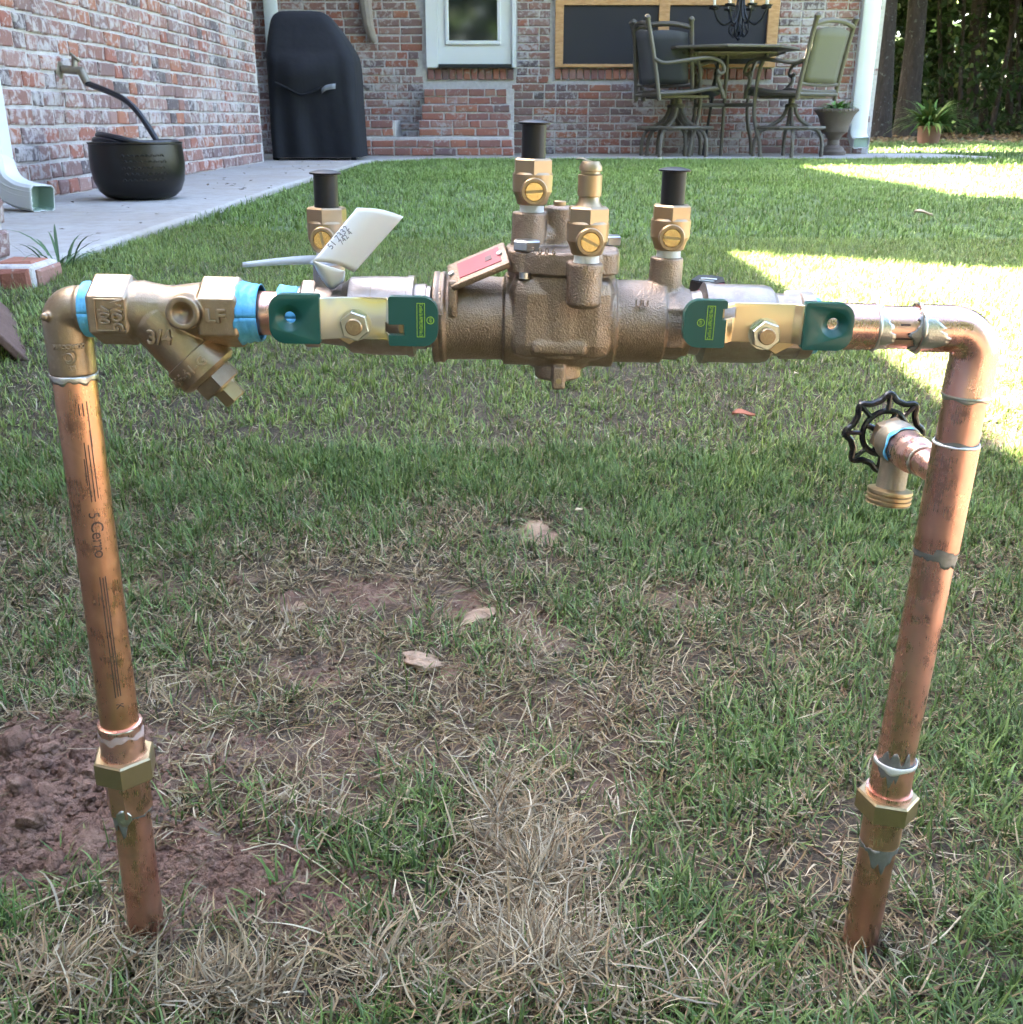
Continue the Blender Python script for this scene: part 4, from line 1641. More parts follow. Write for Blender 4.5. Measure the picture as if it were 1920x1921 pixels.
# window
wn_ = box_part('window', hl((wx0 + .02, BY - .004, wz + .02)), hl((wx1 - .02, BY + .02, wz + 1.6)), M['screen'], house)
cx_ = lambda p: AT(p, 60, BY).x
zr = AT(1200, 11, BY).z
for a_, b_, y_ in (((wx0, wz), (cx_(1057), wz + 1.65), .05), ((cx_(1437), wz), (wx1, wz + 1.65), .05), ((cx_(1234), wz + .028), (cx_(1254), wz + 1.65), .045),
                   ((cx_(1057), wz), (cx_(1437), wz + .027), .055), ((cx_(1057), zr), (cx_(1234), zr + .10), .042), ((cx_(1254), zr), (cx_(1437), zr + .10), .042)):
    box_part('window_frame', hl((a_[0], BY - y_, a_[1])), hl((b_[0], BY - .006, b_[1])), M['cedar'], wn_, .004)
for p0, p1 in ((1057, 1234), (1254, 1437)):
    box_part('window_screen', hl((cx_(p0), BY - .022, wz + .03)), hl((cx_(p1), BY - .018, zr)), M['screen'], wn_)
# downspout on the right corner
def downspout(path, w, d, name, parent, mat, up=None, ribs=0):
    m = MB()
    path = [V(p) for p in path]
    rings = []
    for i, p in enumerate(path):
        t_ = ((path[min(i + 1, len(path) - 1)] - p) + (p - path[max(i - 1, 0)])).normalized()
        e1 = V(up).normalized()
        e1 = (e1 - t_ * e1.dot(t_)).normalized()
        e2 = t_.cross(e1)
        r_ = 1 + (.05 if (ribs and i % 2) else 0)
        rings.append([p + e1 * a * w / 2 * r_ + e2 * b * d / 2 * r_ for a, b in ((-1, -.8), (-.8, -1), (-.3, -1), (-.25, -.92), (.25, -.92), (.3, -1), (.8, -1), (1, -.8), (1, .8), (.8, 1), (-.8, 1), (-1, .8))])
    n = 12
    vs = [q for r in rings for q in r]
    fs = [(i * n + k, i * n + (k + 1) % n, (i + 1) * n + (k + 1) % n, (i + 1) * n + k) for i in range(len(rings) - 1) for k in range(n)]
    m.add(vs, fs)
    return m.build(name, mat, parent, ang=40, thick=.0025), rings[-1], rings[-2]


ds_x = AT(1613, 150, BY).x
pth = [hl((ds_x + .012, BY - .055, z)) for z in (2.9, 2.0, 1.0, PZ + .30, PZ + .22)] + [hl((ds_x + .012, BY - .065, PZ + .17)), hl((ds_x + .02, BY - .10, PZ + .12)), hl((ds_x + .03, BY - .16, PZ + .10))]
ds, rg_, _ = downspout(pth, .150, .10, 'downspout', house, M['downspout'], (1, 0, 0))
m = MB().box(hl((ds_x + .03, BY - .135, PZ + .103)), (.12, .01, .075))
m.build('downspout_mouth', M['spout_in'], ds, ang=0)

# ---- brick steps --------------------------------------------------------
steps = thing('brick_steps', 'red brick steps rising to the white back door', 'steps', (AT(880, 200, 9.9).x, 9.9, PZ))
SO = steps.location.copy()
for px0, px1, pyt, D, zlow in ((674, 965, 258, 9.66, PZ), (674, 742, 226, 9.70, None), (786, 965, 226, 9.80, None), (792, 965, 197, 9.93, None), (797, 965, 167, 10.06, None)):
    x0, x1 = AT(px0, 230, D).x, AT(px1, 230, D).x
    zt_ = AT(880, pyt, D).z
    yb_ = BY - .014
    st = box_part('step', V((x0, D, PZ - .05)) - SO, V((x1, yb_, zt_)) - SO, M['mortar'], steps, .006)
    zl = PZ + .006 if zlow is not None else zt_ - 2 * COURSE + .008
    nr = max(1, int((zt_ - zl + .012) / COURSE))
    bl2 = lay(x0 + .003, x1 - .002, zl, nr, [], int(pyt), (.6, .3, .1))
    put_bricks(bl2, st, lambda x, z, j, D=D: V((x, D - .002 + j, z)) - SO, 0, lambda b: 1, 300, BVR, M['brick_isl'], pyt)

# ---- wing ------------------------------------------------------------
wing = thing('house_wing', 'long mottled brick wing wall running along the left side of the patio', 'house', (WX, 5, PZ))
WO = V((WX, 5, PZ))
wl = lambda p: V(p) - WO
wwall = box_part('wing_wall', wl((WX - .25, -3, .0)), wl((WX, WEND, 2.70)), M['mortar'], wing)
box_part('end_wall', wl((-6.6, WEND - .25, 0)), wl((WX - .25, WEND, 2.7)), M['mortar'], wing)
bw = lay(-.6, WEND, zA, 24, [], 8, (.42, .40, .18), .012)


def vis_wing(b):
    px, py = project(WX, b[0] + .05, b[1])
    if px < -14 or py < -16:
        return 0
    if b[0] < 3:
        return 0
    L = {'s': .192, 'h': .091, 'q': .135}[b[2]]
    return 10 * L / b[0] ** 2 + 1 / b[0]


put_bricks(bw, wwall, lambda y, z, j: wl((WX - j, y, z)), math.pi / 2, vis_wing, 300, BV, M['brick_isl'], 9, .003)
# roof, taller storey and chimney of the wing
m = MB().extrude([(-1.57, 2.72), (-4.2, 5.3), (-6.8, 2.72), (-6.8, 2.62), (-1.57, 2.62)], UX, UZ, UY, wl((0, -3.3, 0)), 11.7)
for i in range(len(m.v)):
    m.v[i] = tuple(V(m.v[i]))
m.build('roof', M['shingle'], wing, ang=0)
box_part('chimney', wl((-3.6, 5.25, 2.9)), wl((-2.6, 7.32, 7.0)), M['mortar'], wing)
box_part('upper_storey', wl((-8, 7.6, 0)), wl((-4.25, 12.5, 7.55)), M['mortar'], wing)
# far downspout at the wing end, near one with kicked out mouth
fx = AT(511, 50, BY - .05).x
downspout([hl((fx, BY - .05, z)) for z in (2.65, 1.2, PZ + .02)], .115, .07, 'downspout', house, M['downspout'], (1, 0, 0))
pth = spline([wl(p) for p in ((-1.80, 3.78, 2.6), (-1.80, 3.78, 1.4), (-1.80, 3.78, .46), (-1.795, 3.77, .37), (-1.76, 3.74, .30), (-1.69, 3.695, .265), (-1.60, 3.65, .252))], 5)
ds2, r1_, r2_ = downspout(pth, .095, .085, 'downspout', wing, M['downspout'], (0, 1, 0.001), ribs=0)
e0 = pth[-1]
dr_ = (pth[-1] - pth[-2]).normalized()
inn = [[q - dr_ * .001 for q in [e0 + (p - e0) * .93 for p in r1_]], [e0 + (p - e0) * .9 - dr_ * .07 for p in r1_]]
m = MB().add(inn[0] + inn[1], [(k, (k + 1) % 12, 12 + (k + 1) % 12, 12 + k) for k in range(12)] + [tuple(range(12, 24))])
m.build('downspout_mouth', M['spout_in'], ds2, ang=0)
# bent ribs on the elbow
m = MB()
side = V((0, 0, 1)).cross(dr_).normalized()
for k in range(4):
    zz_ = -.030 + k * .018
    m.tube([pth[i] + V((0, 0, zz_)) + side * -.046 for i in range(len(pth) - 9, len(pth))], .0028, 6)
m.build('elbow_rib', M['downspout'], ds2)
# wall tap
ft = ATX(118, 130, WX + .02)
fa = MB().lathe([(.040, -.02), (.040, -.012), (.028, -.006)], wl(ft), UX, 20)
fa.cyl(wl(ft), wl(ft + V((.085, 0, -.008))), .016)
fa.cyl(wl(ft + V((.075, 0, -.006))), wl(ft + V((.10, -.012, -.055))), .017)
fa.cyl(wl(ft + V((.05, 0, 0))), wl(ft + V((.052, .012, .045))), .012)
fa.ring(wl(ft + V((.052, .012, .045))), (.6, .3, .7), .018, .006, 20, 6)
fa.build('wall_tap', M['old_brass'], wing)
# weathered timber hung on the back wall
dt = AT(691, 30, BY - .05)
m = MB()
m.tube([V(( .0, 0, .9)), V((.01, -.01, .4)), V((-.02, 0, .1)), V((.0, -.01, -.08)), V((.03, -.02, -.17)), V((.055, -.02, -.225))], [.055, .05, .058, .05, .04, .018], 10)
dw = m.build('timber_bracket', M['drift'])
dw.location = dt
tag(dw, 'gnarled weathered timber piece hanging on the back wall beside the covered grill', 'timber')

# ---- low pier and ledge at the left edge ---------------------------------------
PIERX, PIERY = -1.10, 2.30
pier = thing('brick_pier', 'low brick pier cut off by the left edge of the picture', 'brick pier', (PIERX - .2, 2.0, .10))
po = pier.location.copy()
pc = box_part('pier_core', V((PIERX - .5, 1.75, .02)) - po, V((PIERX - .006, PIERY - .005, .352)) - po, M['mortar'], pier)
z = .09
k = 0
while z < .32:
    for j in range(3):
        o = bpy.data.objects.new('brick', BV['s'][(k + j) % 5][0])
        COL.objects.link(o)
        o.parent = pc
        o.rotation_euler = (0, 0, math.pi / 2)
        o.location = V((PIERX - .002, PIERY - .194 - .203 * j + (0 if k % 2 else .1), z)) - po
        if k % 2 == 0 and j == 0:
            o.data = BV['h'][k % 5][0]
            o.location = V((PIERX - .002, PIERY - .094, z)) - po
    for j in range(2):
        o = bpy.data.objects.new('brick', BV['s'][(k + j + 1) % 5][0])
        COL.objects.link(o)
        o.parent = pc
        o.location = V((PIERX - .196 - .203 * j - (0 if k % 2 else .1), 1.748, z)) - po
    z += COURSE
    k += 1
LX0, LX1, LY0, LY1, LZ = -1.10, -.985, 2.14, 2.275, .222
ledge = thing('brick_ledge', 'short mortar topped brick ledge corner at the end of the concrete patio', 'brick ledge', (LX0, LY0, .1))
lo_ = ledge.location.copy()
box_part('mortar_cap', V((LX0, LY0, .05)) - lo_, V((LX1, LY1, LZ)) - lo_, M['mortar'], ledge, .010)
for L, H, loc, rz in ((.064, .066, (LX0 + .048, LY0, LZ - .074), 0), (.030, .060, (LX0 + .006, LY0, LZ - .074), 0), (.116, .064, (LX1, LY0 + .016, LZ - .074), math.pi / 2)):
    vs, fs = brick_mesh(L, H, k=int(L * 1000))
    o = MB().add(vs, fs).build('brick', M['brick_red'], ledge, ang=0)
    o.location = V(loc) - lo_
    o.rotation_euler = (0, 0, rz)
vs, fs = brick_mesh(.085, .095, k=77)
o = MB().add([V((p.x, p.z, -p.y)) for p in map(V, vs)], fs).build('brick', M['brick_red'], ledge, ang=0)
o.location = V((LX0 + .02, LY0 + .030, LZ - .005)) - lo_

# rust brown board lying tilted at the left edge
c = [AT(96, 648, 2.00), AT(84, 702, 1.745), AT(0, 626, 1.70), AT(0, 564, 1.97)]
ext = [c[0], c[1], c[1] + (c[2] - c[1]) * 3.1, c[0] + (c[3] - c[0]) * 2.8]
nrm = (ext[1] - ext[0]).cross(ext[3] - ext[0]).normalized()
if nrm.z > 0:
    nrm = -nrm
m = MB().add(ext + [p + nrm * .014 for p in ext], [(0, 1, 2, 3), (7, 6, 5, 4), (0, 4, 5, 1), (1, 5, 6, 2), (2, 6, 7, 3), (3, 7, 4, 0)])
bo_ = sum(ext, V()) / 4
m.v = [tuple(V(p) - bo_) for p in m.v]
o = m.build('board', M['rust_board'], None, ang=0, bevel=.003)
o.location = bo_
tag(o, 'speckled rust brown board lying tilted on the grass at the left edge', 'board')

# ================================================================ patio objects
# pot with hose
pc_ = GND(250, 379, PZ)
pcen = V((pc_.x - .02, pc_.y + .165, PZ))
pot = thing('hose_pot', 'round dark bronze pot with stamped leaf pattern standing on the patio', 'pot', pcen)
m = MB().lathe([(.02, 0), (.100, .002), (.130, .010), (.155, .032), (.171, .070), (.178, .115), (.178, .160), (.174, .205), (.178, .209), (.178, .214), (.168, .214), (.160, .19), (.155, .06), (.02, .05)], (0, 0, 0), UZ, 48)
m.build('bowl', M['pot_metal'], pot)
m = MB()
for r_ in range(5):
    for k in range(9):
        th = -.45 + (k - 4) * .105 + (.05 if r_ % 2 else 0) - .05
        z = .075 + r_ * .022
        rr = .1785
        a0 = V((math.sin(th) * -1, 0, 0))
        pts = []
        for q in range(7):
            al = math.pi * q / 6
            t2 = th + .034 * math.cos(al)
            pts.append(V((math.sin(t2 + .95) * rr, -math.cos(t2 + .95) * rr, z + .008 * math.sin(al))))
        m.tube(pts, .0026, 5)
o = m.build('stamped_pattern', M['pot_metal'], pot)
o['kind'] = 'stuff'
hose = MB()
pts = []
for i in range(120):
    th = i / 119 * 2 * math.pi * 3.2
    rr = .142 - .012 * math.sin(i * .21)
    lift = -.012 + .018 * i / 119 + .040 * (i / 119) * max(0, -math.cos(th - .5))
    pts.append(pcen + V((rr * math.cos(th), rr * math.sin(th), .205 + lift)))
tap_end = ft + V((.10, -.012, -.055))
last = pts[-1]
pts += spline([last, (last + tap_end) / 2 + V((.04, -.02, .035)), tap_end], 8)[1:]
hose.tube(pts, .0125, 10)
o = hose.build('garden_hose', M['hose'])
tag(o, 'coiled black garden hose lying in the pot and running up to the wall tap', 'garden hose')

# covered grill
gD = 8.52
gr = thing('covered_grill', 'grill under a tall black fabric cover standing against the brick corner', 'grill', (AT(588, 298, gD).x, 8.8, PZ))
GO = gr.location.copy()
secs = [(296, 511, 676, 0, .0), (270, 508, 674, 0, .0), (230, 505, 671, .0, .0), (190, 503, 668, .0, 0), (150, 500, 666, .01, 0), (118, 497, 663, .015, 0), (103, 496.5, 660, .03, .01), (90, 497, 654, .05, .02), (70, 499, 643, .08, .06),
        (50, 502, 630, .11, .10), (36, 505, 620, .13, .13), (27, 510, 612, .15, .16), (22, 519, 602, .18, .2), (20.5, 540, 585, .24, .25)]
rows = []
for si, (py, p0, p1, fo, bo) in enumerate(secs):
    D = gD + fo
    a_, b_ = AT(p0, py, D), AT(p1, py, D)
    x0, x1, z = a_.x, b_.x, a_.z
    y0, y1 = D, 9.08 - bo
    rr = min(.07, (y1 - y0) * .3)
    ring_ = []
    for (cx0, cy0, a0) in ((x1 - rr, y0 + rr, -90), (x1 - rr, y1 - rr, 0), (x0 + rr, y1 - rr, 90), (x0 + rr, y0 + rr, 180)):
        for q in range(6):
            t_ = R(a0 + 90 * q / 5)
            ring_.append(V((cx0 + rr * math.cos(t_), cy0 + rr * math.sin(t_), z)))
    # extra points along the front face
    fr = [ring_[-1] + (ring_[0] - ring_[-1]) * (q / 22) for q in range(1, 22)]
    full = ring_ + fr
    out = []
    for v in full:
        h_ = (z - PZ)
        fold = .022 * math.sin(v.x * 19 + h_ * 2.2 + 2 * math.sin(v.x * 7)) * (1 - min(1, h_ / .8)) + .004 * math.sin(v.x * 43 + h_ * 7 + 1) * (1 - min(1, h_ / .9))
        # drape hanging in a V below the handle
        u_ = (v.x - x0) / (x1 - x0)
        vz = (py - 103) / 75
        d_ = 0
        if 0 < vz < 1.1 and .08 < u_ < .80:
            edge = .62 + .4 * (1 - abs(u_ - .42) / .42)
            d_ = .075 * max(0, math.sin(min(1, vz / max(edge, .2)) * math.pi)) * (1 - abs(u_ - .42) / .5)
        out.append((v + V((0, -fold - max(d_, 0), 0))) - GO)
    rows.append(out)
m = MB()
n = len(rows[0])
m.add([p for r in rows for p in r], [(i * n + k, i * n + (k + 1) % n, (i + 1) * n + (k + 1) % n, (i + 1) * n + k) for i in range(len(rows) - 1) for k in range(n)] + [tuple(range((len(rows) - 1) * n, len(rows) * n))])
m.build('cover', M['grill_cloth'], gr, ang=70)
rows = [[AT(p, py + dy, gD - .03) - GO for p, py in ((604, 166), (612, 160), (620, 158), (630, 157))] for dy in (0, 5, 10)]
MB().grid(rows).build('handle_strap', M['grey_cloth'], gr, thick=.004)
m = MB()
m.tube(spline([AT(p, py, gD - .028) - GO for p, py in ((517, 155), (540, 166), (566, 178), (590, 171), (606, 163))], 5), .008, 8)
m.build('cover_fold', M['grill_cloth'], gr)
for px in (519, 665):
    w_ = AT(px, 296, gD + .06)
    MB().cyl((w_.x - .02 - GO.x, gD + .06 - GO.y, .035), (w_.x + .02 - GO.x, gD + .06 - GO.y, .035), .035, seg=24).build('wheel', M['black_rubber'], gr)
box_part('base_shelf', (AT(515, 296, gD).x - GO.x, gD + .05 - GO.y, .03), (AT(670, 296, gD).x - GO.x, 9.0 - GO.y, .07), M['black_rubber'], gr)

# chairs
def make_chair(loc, heading, label, sling):
    t = thing('patio_chair', label, 'chair', loc, (0, 0, heading), 'swivel bar chairs round the high table')
    sl_ = M[sling]
    for k in range(4):
        th = R(45 + 90 * k)
        pts = spline([(.035 * math.cos(th), .035 * math.sin(th), .42), (.045 * math.cos(th), .045 * math.sin(th), .36), (.09 * math.cos(th), .09 * math.sin(th), .295),
                      (.17 * math.cos(th), .17 * math.sin(th), .245), (.25 * math.cos(th), .25 * math.sin(th), .20), (.285 * math.cos(th), .285 * math.sin(th), .12), (.29 * math.cos(th), .29 * math.sin(th), 0)], 4)
        MB().tube(pts, .0165, 8).build('leg', M['chair_metal'], t)
    m = MB()
    pts = [V((.30 * math.cos(R(22.5 + 45 * k)), .30 * math.sin(R(22.5 + 45 * k)), .236)) for k in range(9)]
    m.tube(pts, .014, 8, False)
    m.build('foot_ring', M['chair_metal'], t)
    m = MB().lathe([(.05, .395), (.055, .41), (.05, .425), (.028, .43), (.028, .47), (.10, .475), (.13, .485)], (0, 0, 0), UZ, 20)
    m.build('swivel_hub', M['chair_metal'], t)
    # seat pan: cloth and rails
    P_ = []
    for i in range(9):
        x = -.24 + .52 * i / 8
        P_.append([V((x, y, .525 - .02 * math.cos(y * 6) + .02 * (i / 8) ** 2 + (-.04 * max(0, i / 8 - .8) * 5 if i > 7 else 0))) for y in (-.24, -.16, -.08, 0, .08, .16, .24)])
    MB().grid(P_).build('seat', sl_, t, thick=.012)
    m = MB()
    for s_ in (-1, 1):
        m.tube(spline([(-.27, .25 * s_, .50), (0, .255 * s_, .515), (.22, .25 * s_, .545), (.29, .245 * s_, .535), (.31, .24 * s_, .47)], 4), .019, 8)
    m.tube([(.29, -.245, .53), (.29, .245, .53)], .017, 8)
    m.tube([(-.26, -.25, .50), (-.26, .25, .50)], .017, 8)
    m.box((0, 0, .482), (.42, .36, .02))
    m.build('seat_frame', M['chair_metal'], t)
    bp = lambda f, y: V((-.25 - .09 * f - .03 * f * f, y, .48 + .575 * f))
    for s_ in (-1, 1):
        m = MB().tube([bp(f, .255 * s_ + 0.0) for f in (-.05, .2, .4, .6, .8, 1.0)] + [bp(1.02, .255 * s_)], [.019, .019, .019, .019, .019, .02, .026], 8)
        m.lathe([(.001, -.028), (.020, -.018), (.028, 0), (.020, .018), (.001, .028)], bp(1.03, .255 * s_), UZ, 10)
        m.build('back_post', M['chair_metal'], t)
    for pts_, r_ in ((spline([bp(.93, -.25), bp(.985, -.1), bp(.985, .1), bp(.93, .25)], 4), .021), ([bp(.17, -.25), bp(.15, 0), bp(.17, .25)], .014), ([bp(.08, -.25), bp(.07, 0), bp(.08, .25)], .012)):
        MB().tube(pts_, r_, 8).build('back_rail', M['chair_metal'], t)
    P_ = []
    for i in range(9):
        f = .18 + .68 * i / 8
        P_.append([bp(f + (.05 * (1 - (y / .22) ** 2) if i == 8 else 0), y) + V((-.018 * (1 - (y / .22) ** 2), 0, 0)) for y in (-.22, -.15, -.07, 0, .07, .15, .22)])
    MB().grid(P_).build('backrest', sl_, t, thick=.010)
    for s_ in (-1, 1):
        m = MB().tube(spline([bp(.50, .265 * s_), V((-.22, .285 * s_, .735)), V((-.05, .295 * s_, .755)), V((.14, .30 * s_, .775)), V((.25, .30 * s_, .745)), V((.285, .30 * s_, .68)), V((.25, .30 * s_, .655)), V((.225, .295 * s_, .685))], 5), .0155, 8)
        m.tube(spline([V((.26, .30 * s_, .67)), V((.235, .29 * s_, .62)), V((.27, .265 * s_, .56)), V((.30, .25 * s_, .50))], 4), .015, 8)
        m.build('armrest', M['chair_metal'], t)
    return t


def patio_at(px, D):
    return V((AT(px, 295, D).x, D, PZ))


make_chair(patio_at(1268, 9.48), R(8), 'grey sling bar chair seen side on at the left of the high table', 'sling')
make_chair(patio_at(1258, 9.80), R(62), 'bar chair half hidden behind another chair at the left end of the table', 'sling')
make_chair(patio_at(1476, 9.45), R(128), 'bar chair turning its sling back, coloured as green-lit, to the lawn right of the table', 'sling_green_lit')

# table
tb = thing('patio_table', 'high octagonal cast metal patio table between the bar chairs', 'table', patio_at(1352, 9.68))
tz = .875
m = MB().hexn((0, 0, tz - .024), (0, 0, tz), 1.12, rot=.2, ch=.006, n=8)
m.build('tabletop', M['chair_metal'], tb, ang=15)
m = MB()
for i in range(-6, 7):
    w_ = .44 - abs(i) * .02
    m.box((i * .07, 0, tz - .052), (.012, 2 * w_, .012))
    m.box((0, i * .07, tz - .0545), (2 * w_, .012, .012))
m.build('lattice_underside', M['chair_metal'], tb, ang=0)
for k in range(4):
    th = R(40 + 90 * k)
    c_, s_ = math.cos(th), math.sin(th)
    pts = spline([(.44 * c_, .44 * s_, tz - .05), (.36 * c_, .36 * s_, .72), (.33 * c_, .33 * s_, .5), (.33 * c_, .33 * s_, .36), (.36 * c_, .36 * s_, .24), (.41 * c_, .41 * s_, .12), (.43 * c_, .43 * s_, 0)], 4)
    MB().tube(pts, .017, 8).build('leg', M['chair_metal'], tb)
    MB().tube([(.33 * c_, .33 * s_, .42), (0, 0, .42)], .016, 8).build('stretcher', M['chair_metal'], tb)
MB().cyl((0, 0, tz - .05), (0.0, 0, .0), .016, seg=12).build('centre_post', M['chair_metal'], tb)
MB().cyl((-.06, .05, tz - .05), (-.15, .05, .0), .014, seg=12).build('umbrella_pole', M['iron'], tb)

# chandelier hanging from the porch roof
ch = thing('chandelier', 'black wrought iron candle chandelier hanging over the high patio table', 'chandelier', (AT(1385, 75, 9.6).x, 9.6, AT(1385, 75, 9.6).z))
cz = ch.location.z
H1 = AT(1385, 14, 9.6).z - cz
MB().tube([(0, 0, .02), (0, 0, 2.96 - cz)], .008, 8).build('stem', M['iron'], ch)
for k in range(8):
    th = R(45 * k + 12)
    c_, s_ = math.cos(th), math.sin(th)
    q = lambda r_, z: V((r_ * c_, r_ * s_, z))
    m = MB().tube(spline([q(.02, H1 + .12), q(.05, H1 - .06), q(.13, H1 - .13), q(.20, H1 - .09), q(.235, H1 - .01)], 4), .008, 6)
    m.tube(spline([q(.05, H1 - .05), q(.09, H1 - .17), q(.05, H1 - .22), q(.03, H1 - .16)], 4), .006, 6)
    m.tube(spline([q(.03, .12), q(.075, .07), q(.05, .02), q(.02, .05)], 4), .005, 6)
    m.lathe([(.012, 0), (.040, .006), (.044, .018), (.036, .016)], q(.235, H1 - .01), UZ, 12)
    m.build('arm', M['iron'], ch)
    MB().cyl(q(.235, H1 + .005), q(.235, H1 + .085), .011, seg=10).build('candle', M['candle'], ch)
m = MB().lathe([(.004, -.01), (.02, .01), (.012, .03), (.03, .06), (.014, .10), (.02, .2), (.012, H1 + .2)], (0, 0, 0), UZ, 14)
m.build('spindle', M['iron'], ch)

# leaf helper
def leaves_mesh(name, C, N_, size, colr, mat, aspect=.5, curl=.25):
    """C centres (n,3), N_ normals-ish (n,3), size (n,), colr (n,3): diamond leaves, 4 verts"""
    n = len(C)
    d = RNG.normal(size=(n, 3))
    N_ = N_ / np.linalg.norm(N_, axis=1, keepdims=True)
    a = d - N_ * (d * N_).sum(1, keepdims=True)
    a /= np.linalg.norm(a, axis=1, keepdims=True)
    b = np.cross(N_, a)
    s = size[:, None]
    v0 = C - a * s * .5
    v1 = C + b * s * aspect * .5 + N_ * s * curl * .2
    v2 = C + a * s * .5 - N_ * s * curl * .3
    v3 = C - b * s * aspect * .5 + N_ * s * curl * .2
    vv = np.stack([v0, v1, v2, v3], 1).reshape(-1, 3)
    ff = np.arange(n * 4).reshape(n, 4)
    cc = np.repeat(colr, 4, 0)
    return np_mesh(name, vv, ff, mat, False, {'Col': cc})


def leaf_cols(n, a, b, pale=None, pf=.1):
    t_ = RNG.random((n, 1))
    c = np.array(a) * (1 - t_) + np.array(b) * t_
    if pale is not None:
        k = RNG.random(n) < pf
        c[k] = np.array(pale)
    return c


def arch_blades(n, r0, L, wid, rise, droop, seg, cols, zc=0.0, rng=None):
    """arching strap leaves from a centre; returns verts, quads, cols"""
    rng = rng or RNG
    V_, F_, C_ = [], [], []
    for i in range(n):
        th = rng.random() * 2 * math.pi
        l = L * rng.uniform(.6, 1.1)
        el = rise * rng.uniform(.5, 1.2)
        w = wid * rng.uniform(.7, 1.2)
        pos = np.array([math.cos(th) * r0 * rng.random(), math.sin(th) * r0 * rng.random(), zc])
        dirh = np.array([math.cos(th), math.sin(th), 0])
        sid = np.array([-math.sin(th), math.cos(th), 0])
        e = el
        c = cols(rng)
        b = len(V_)
        for s_ in range(seg + 1):
            f = s_ / seg
            ww = w * (math.sin(math.pi * min(.98, .12 + .88 * f)) * .9 + .05)
            V_ += [pos - sid * ww, pos + sid * ww]
            C_ += [c, c]
            if s_:
                F_.append((b + 2 * s_ - 2, b + 2 * s_ - 1, b + 2 * s_ + 1, b + 2 * s_))
            e -= droop / seg * rng.uniform(.8, 1.2)
            pos = pos + (dirh * math.cos(e) + np.array([0, 0, 1]) * math.sin(e)) * l / seg
    return np.array(V_), np.array(F_), np.array(C_)


# urn with a low plant
ur = thing('urn_planter', 'weathered stone urn with a small green plant beside the white downspout', 'urn', (AT(1567, 291, 9.75).x, 9.85, PZ))
k = AT(1567, 207, 9.8).z - PZ
MB().lathe([(.115, 0), (.120, .03), (.10, .045), (.095, .065), (.055, .085), (.05, .13), (.065, .155), (.075, .17), (.115, .20), (.125, .25), (.155, .33), (.178, k - .02), (.186, k - .012), (.186, k + .012), (.165, k + .012), (.150, k - .03), (.02, k - .03)], (0, 0, 0), UZ, 40).build('urn', M['urn'], ur)
m = MB()
for i in range(30):
    th = 2 * math.pi * i / 30
    m.lathe([(.002, -.016), (.012, 0), (.002, .016)], (.184 * math.cos(th), .184 * math.sin(th), k), UZ, 6)
m.build('rim_beading', M['urn'], ur)
vv, ff, cc = arch_blades(110, .09, .15, .012, 1.25, 1.6, 4, lambda r: np.array([.07, .16, .04]) * r.uniform(.8, 1.8), k + .005)
link(bpy.data.objects.new('plant', np_mesh('plant', vv, ff, M['leaf'], True, {'Col': cc})), ur)

# fern in a terracotta pot
fg = GND(1740, 272)
fn = thing('fern_pot', 'arching fern in a terracotta pot on the lawn beyond the house corner', 'potted fern', fg)
MB().lathe([(.115, 0), (.14, .03), (.155, .20), (.17, .205), (.17, .245), (.15, .245), (.14, .20), (.02, .19)], (0, 0, 0), UZ, 32).build('pot', M['terracotta'], fn)
vv, ff, cc = arch_blades(230, .10, .60, .020, 1.3, 1.45, 7, lambda r: (np.array([.06, .125, .025]) if r.random() < .72 else np.array([.17, .21, .05])) * r.uniform(.5, 1.2), .2)
link(bpy.data.objects.new('fronds', np_mesh('fronds', vv, ff, M['leaf'], True, {'Col': cc})), fn)

# ================================================================ trees and woods
def tree(label, base, top, r0, r1, hgt, crown_r, nleaf, seed, name='tree', bare=.0, group='trees at the wood edge', low=4.2):
    rg = random.Random(seed)
    base, top = V(base), V(top)
    t = thing(name, label, 'tree', base, group=group)
    ax = (top - base)
    m = MB()
    pts, rs = [], []
    n = 16
    full = ax.normalized() * hgt / max(.5, ax.normalized().z)
    for i in range(n + 1):
        f = i / n
        w = V((rg.uniform(-1, 1), rg.uniform(-1, 1), 0)) * r0 * .12 * (0 if i == 0 else 1)
        pts.append(full * f + w)
        rs.append((r0 * (1 - f) + r1 * .4 * f) * (1 + .5 * math.exp(-f * 22)))
    pts[0] = V((0, 0, -.25))
    m.tube(pts, rs, 14)
    m.build('trunk', M['bark'], t, ang=80)
    if nleaf:
        lm = MB()
        for q in range(6):
            f = .35 + .1 * q
            p0 = full * f
            th = rg.uniform(0, 6.28)
            e = p0 + V((math.cos(th), math.sin(th), .55)) * crown_r * .7
            lm.tube(spline([p0, (p0 + e) / 2 + V((0, 0, .2)), e], 4), [r0 * .3 * (1 - .07 * z_) for z_ in range(9)], 7)
        lm.build('limb', M['bark'], t, ang=80)
        rng = np.random.default_rng(seed)
        nc = 26
        cen = rng.normal(size=(nc, 3)) * np.array([.45, .45, .33]) * crown_r
        C = cen[rng.integers(0, nc, nleaf)] + rng.normal(size=(nleaf, 3)) * crown_r * .22
        C[:, 2] = np.maximum(C[:, 2] + full.z * .8, low)
        C[:, 0] += full.x * .7
        C[:, 1] += full.y * .7
        N_ = rng.normal(size=(nleaf, 3)) + np.array([0, 0, 1.0])
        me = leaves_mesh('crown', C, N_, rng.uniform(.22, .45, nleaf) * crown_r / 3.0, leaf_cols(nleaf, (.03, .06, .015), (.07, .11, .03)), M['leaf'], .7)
        link(bpy.data.objects.new('crown', me), t)
    return t


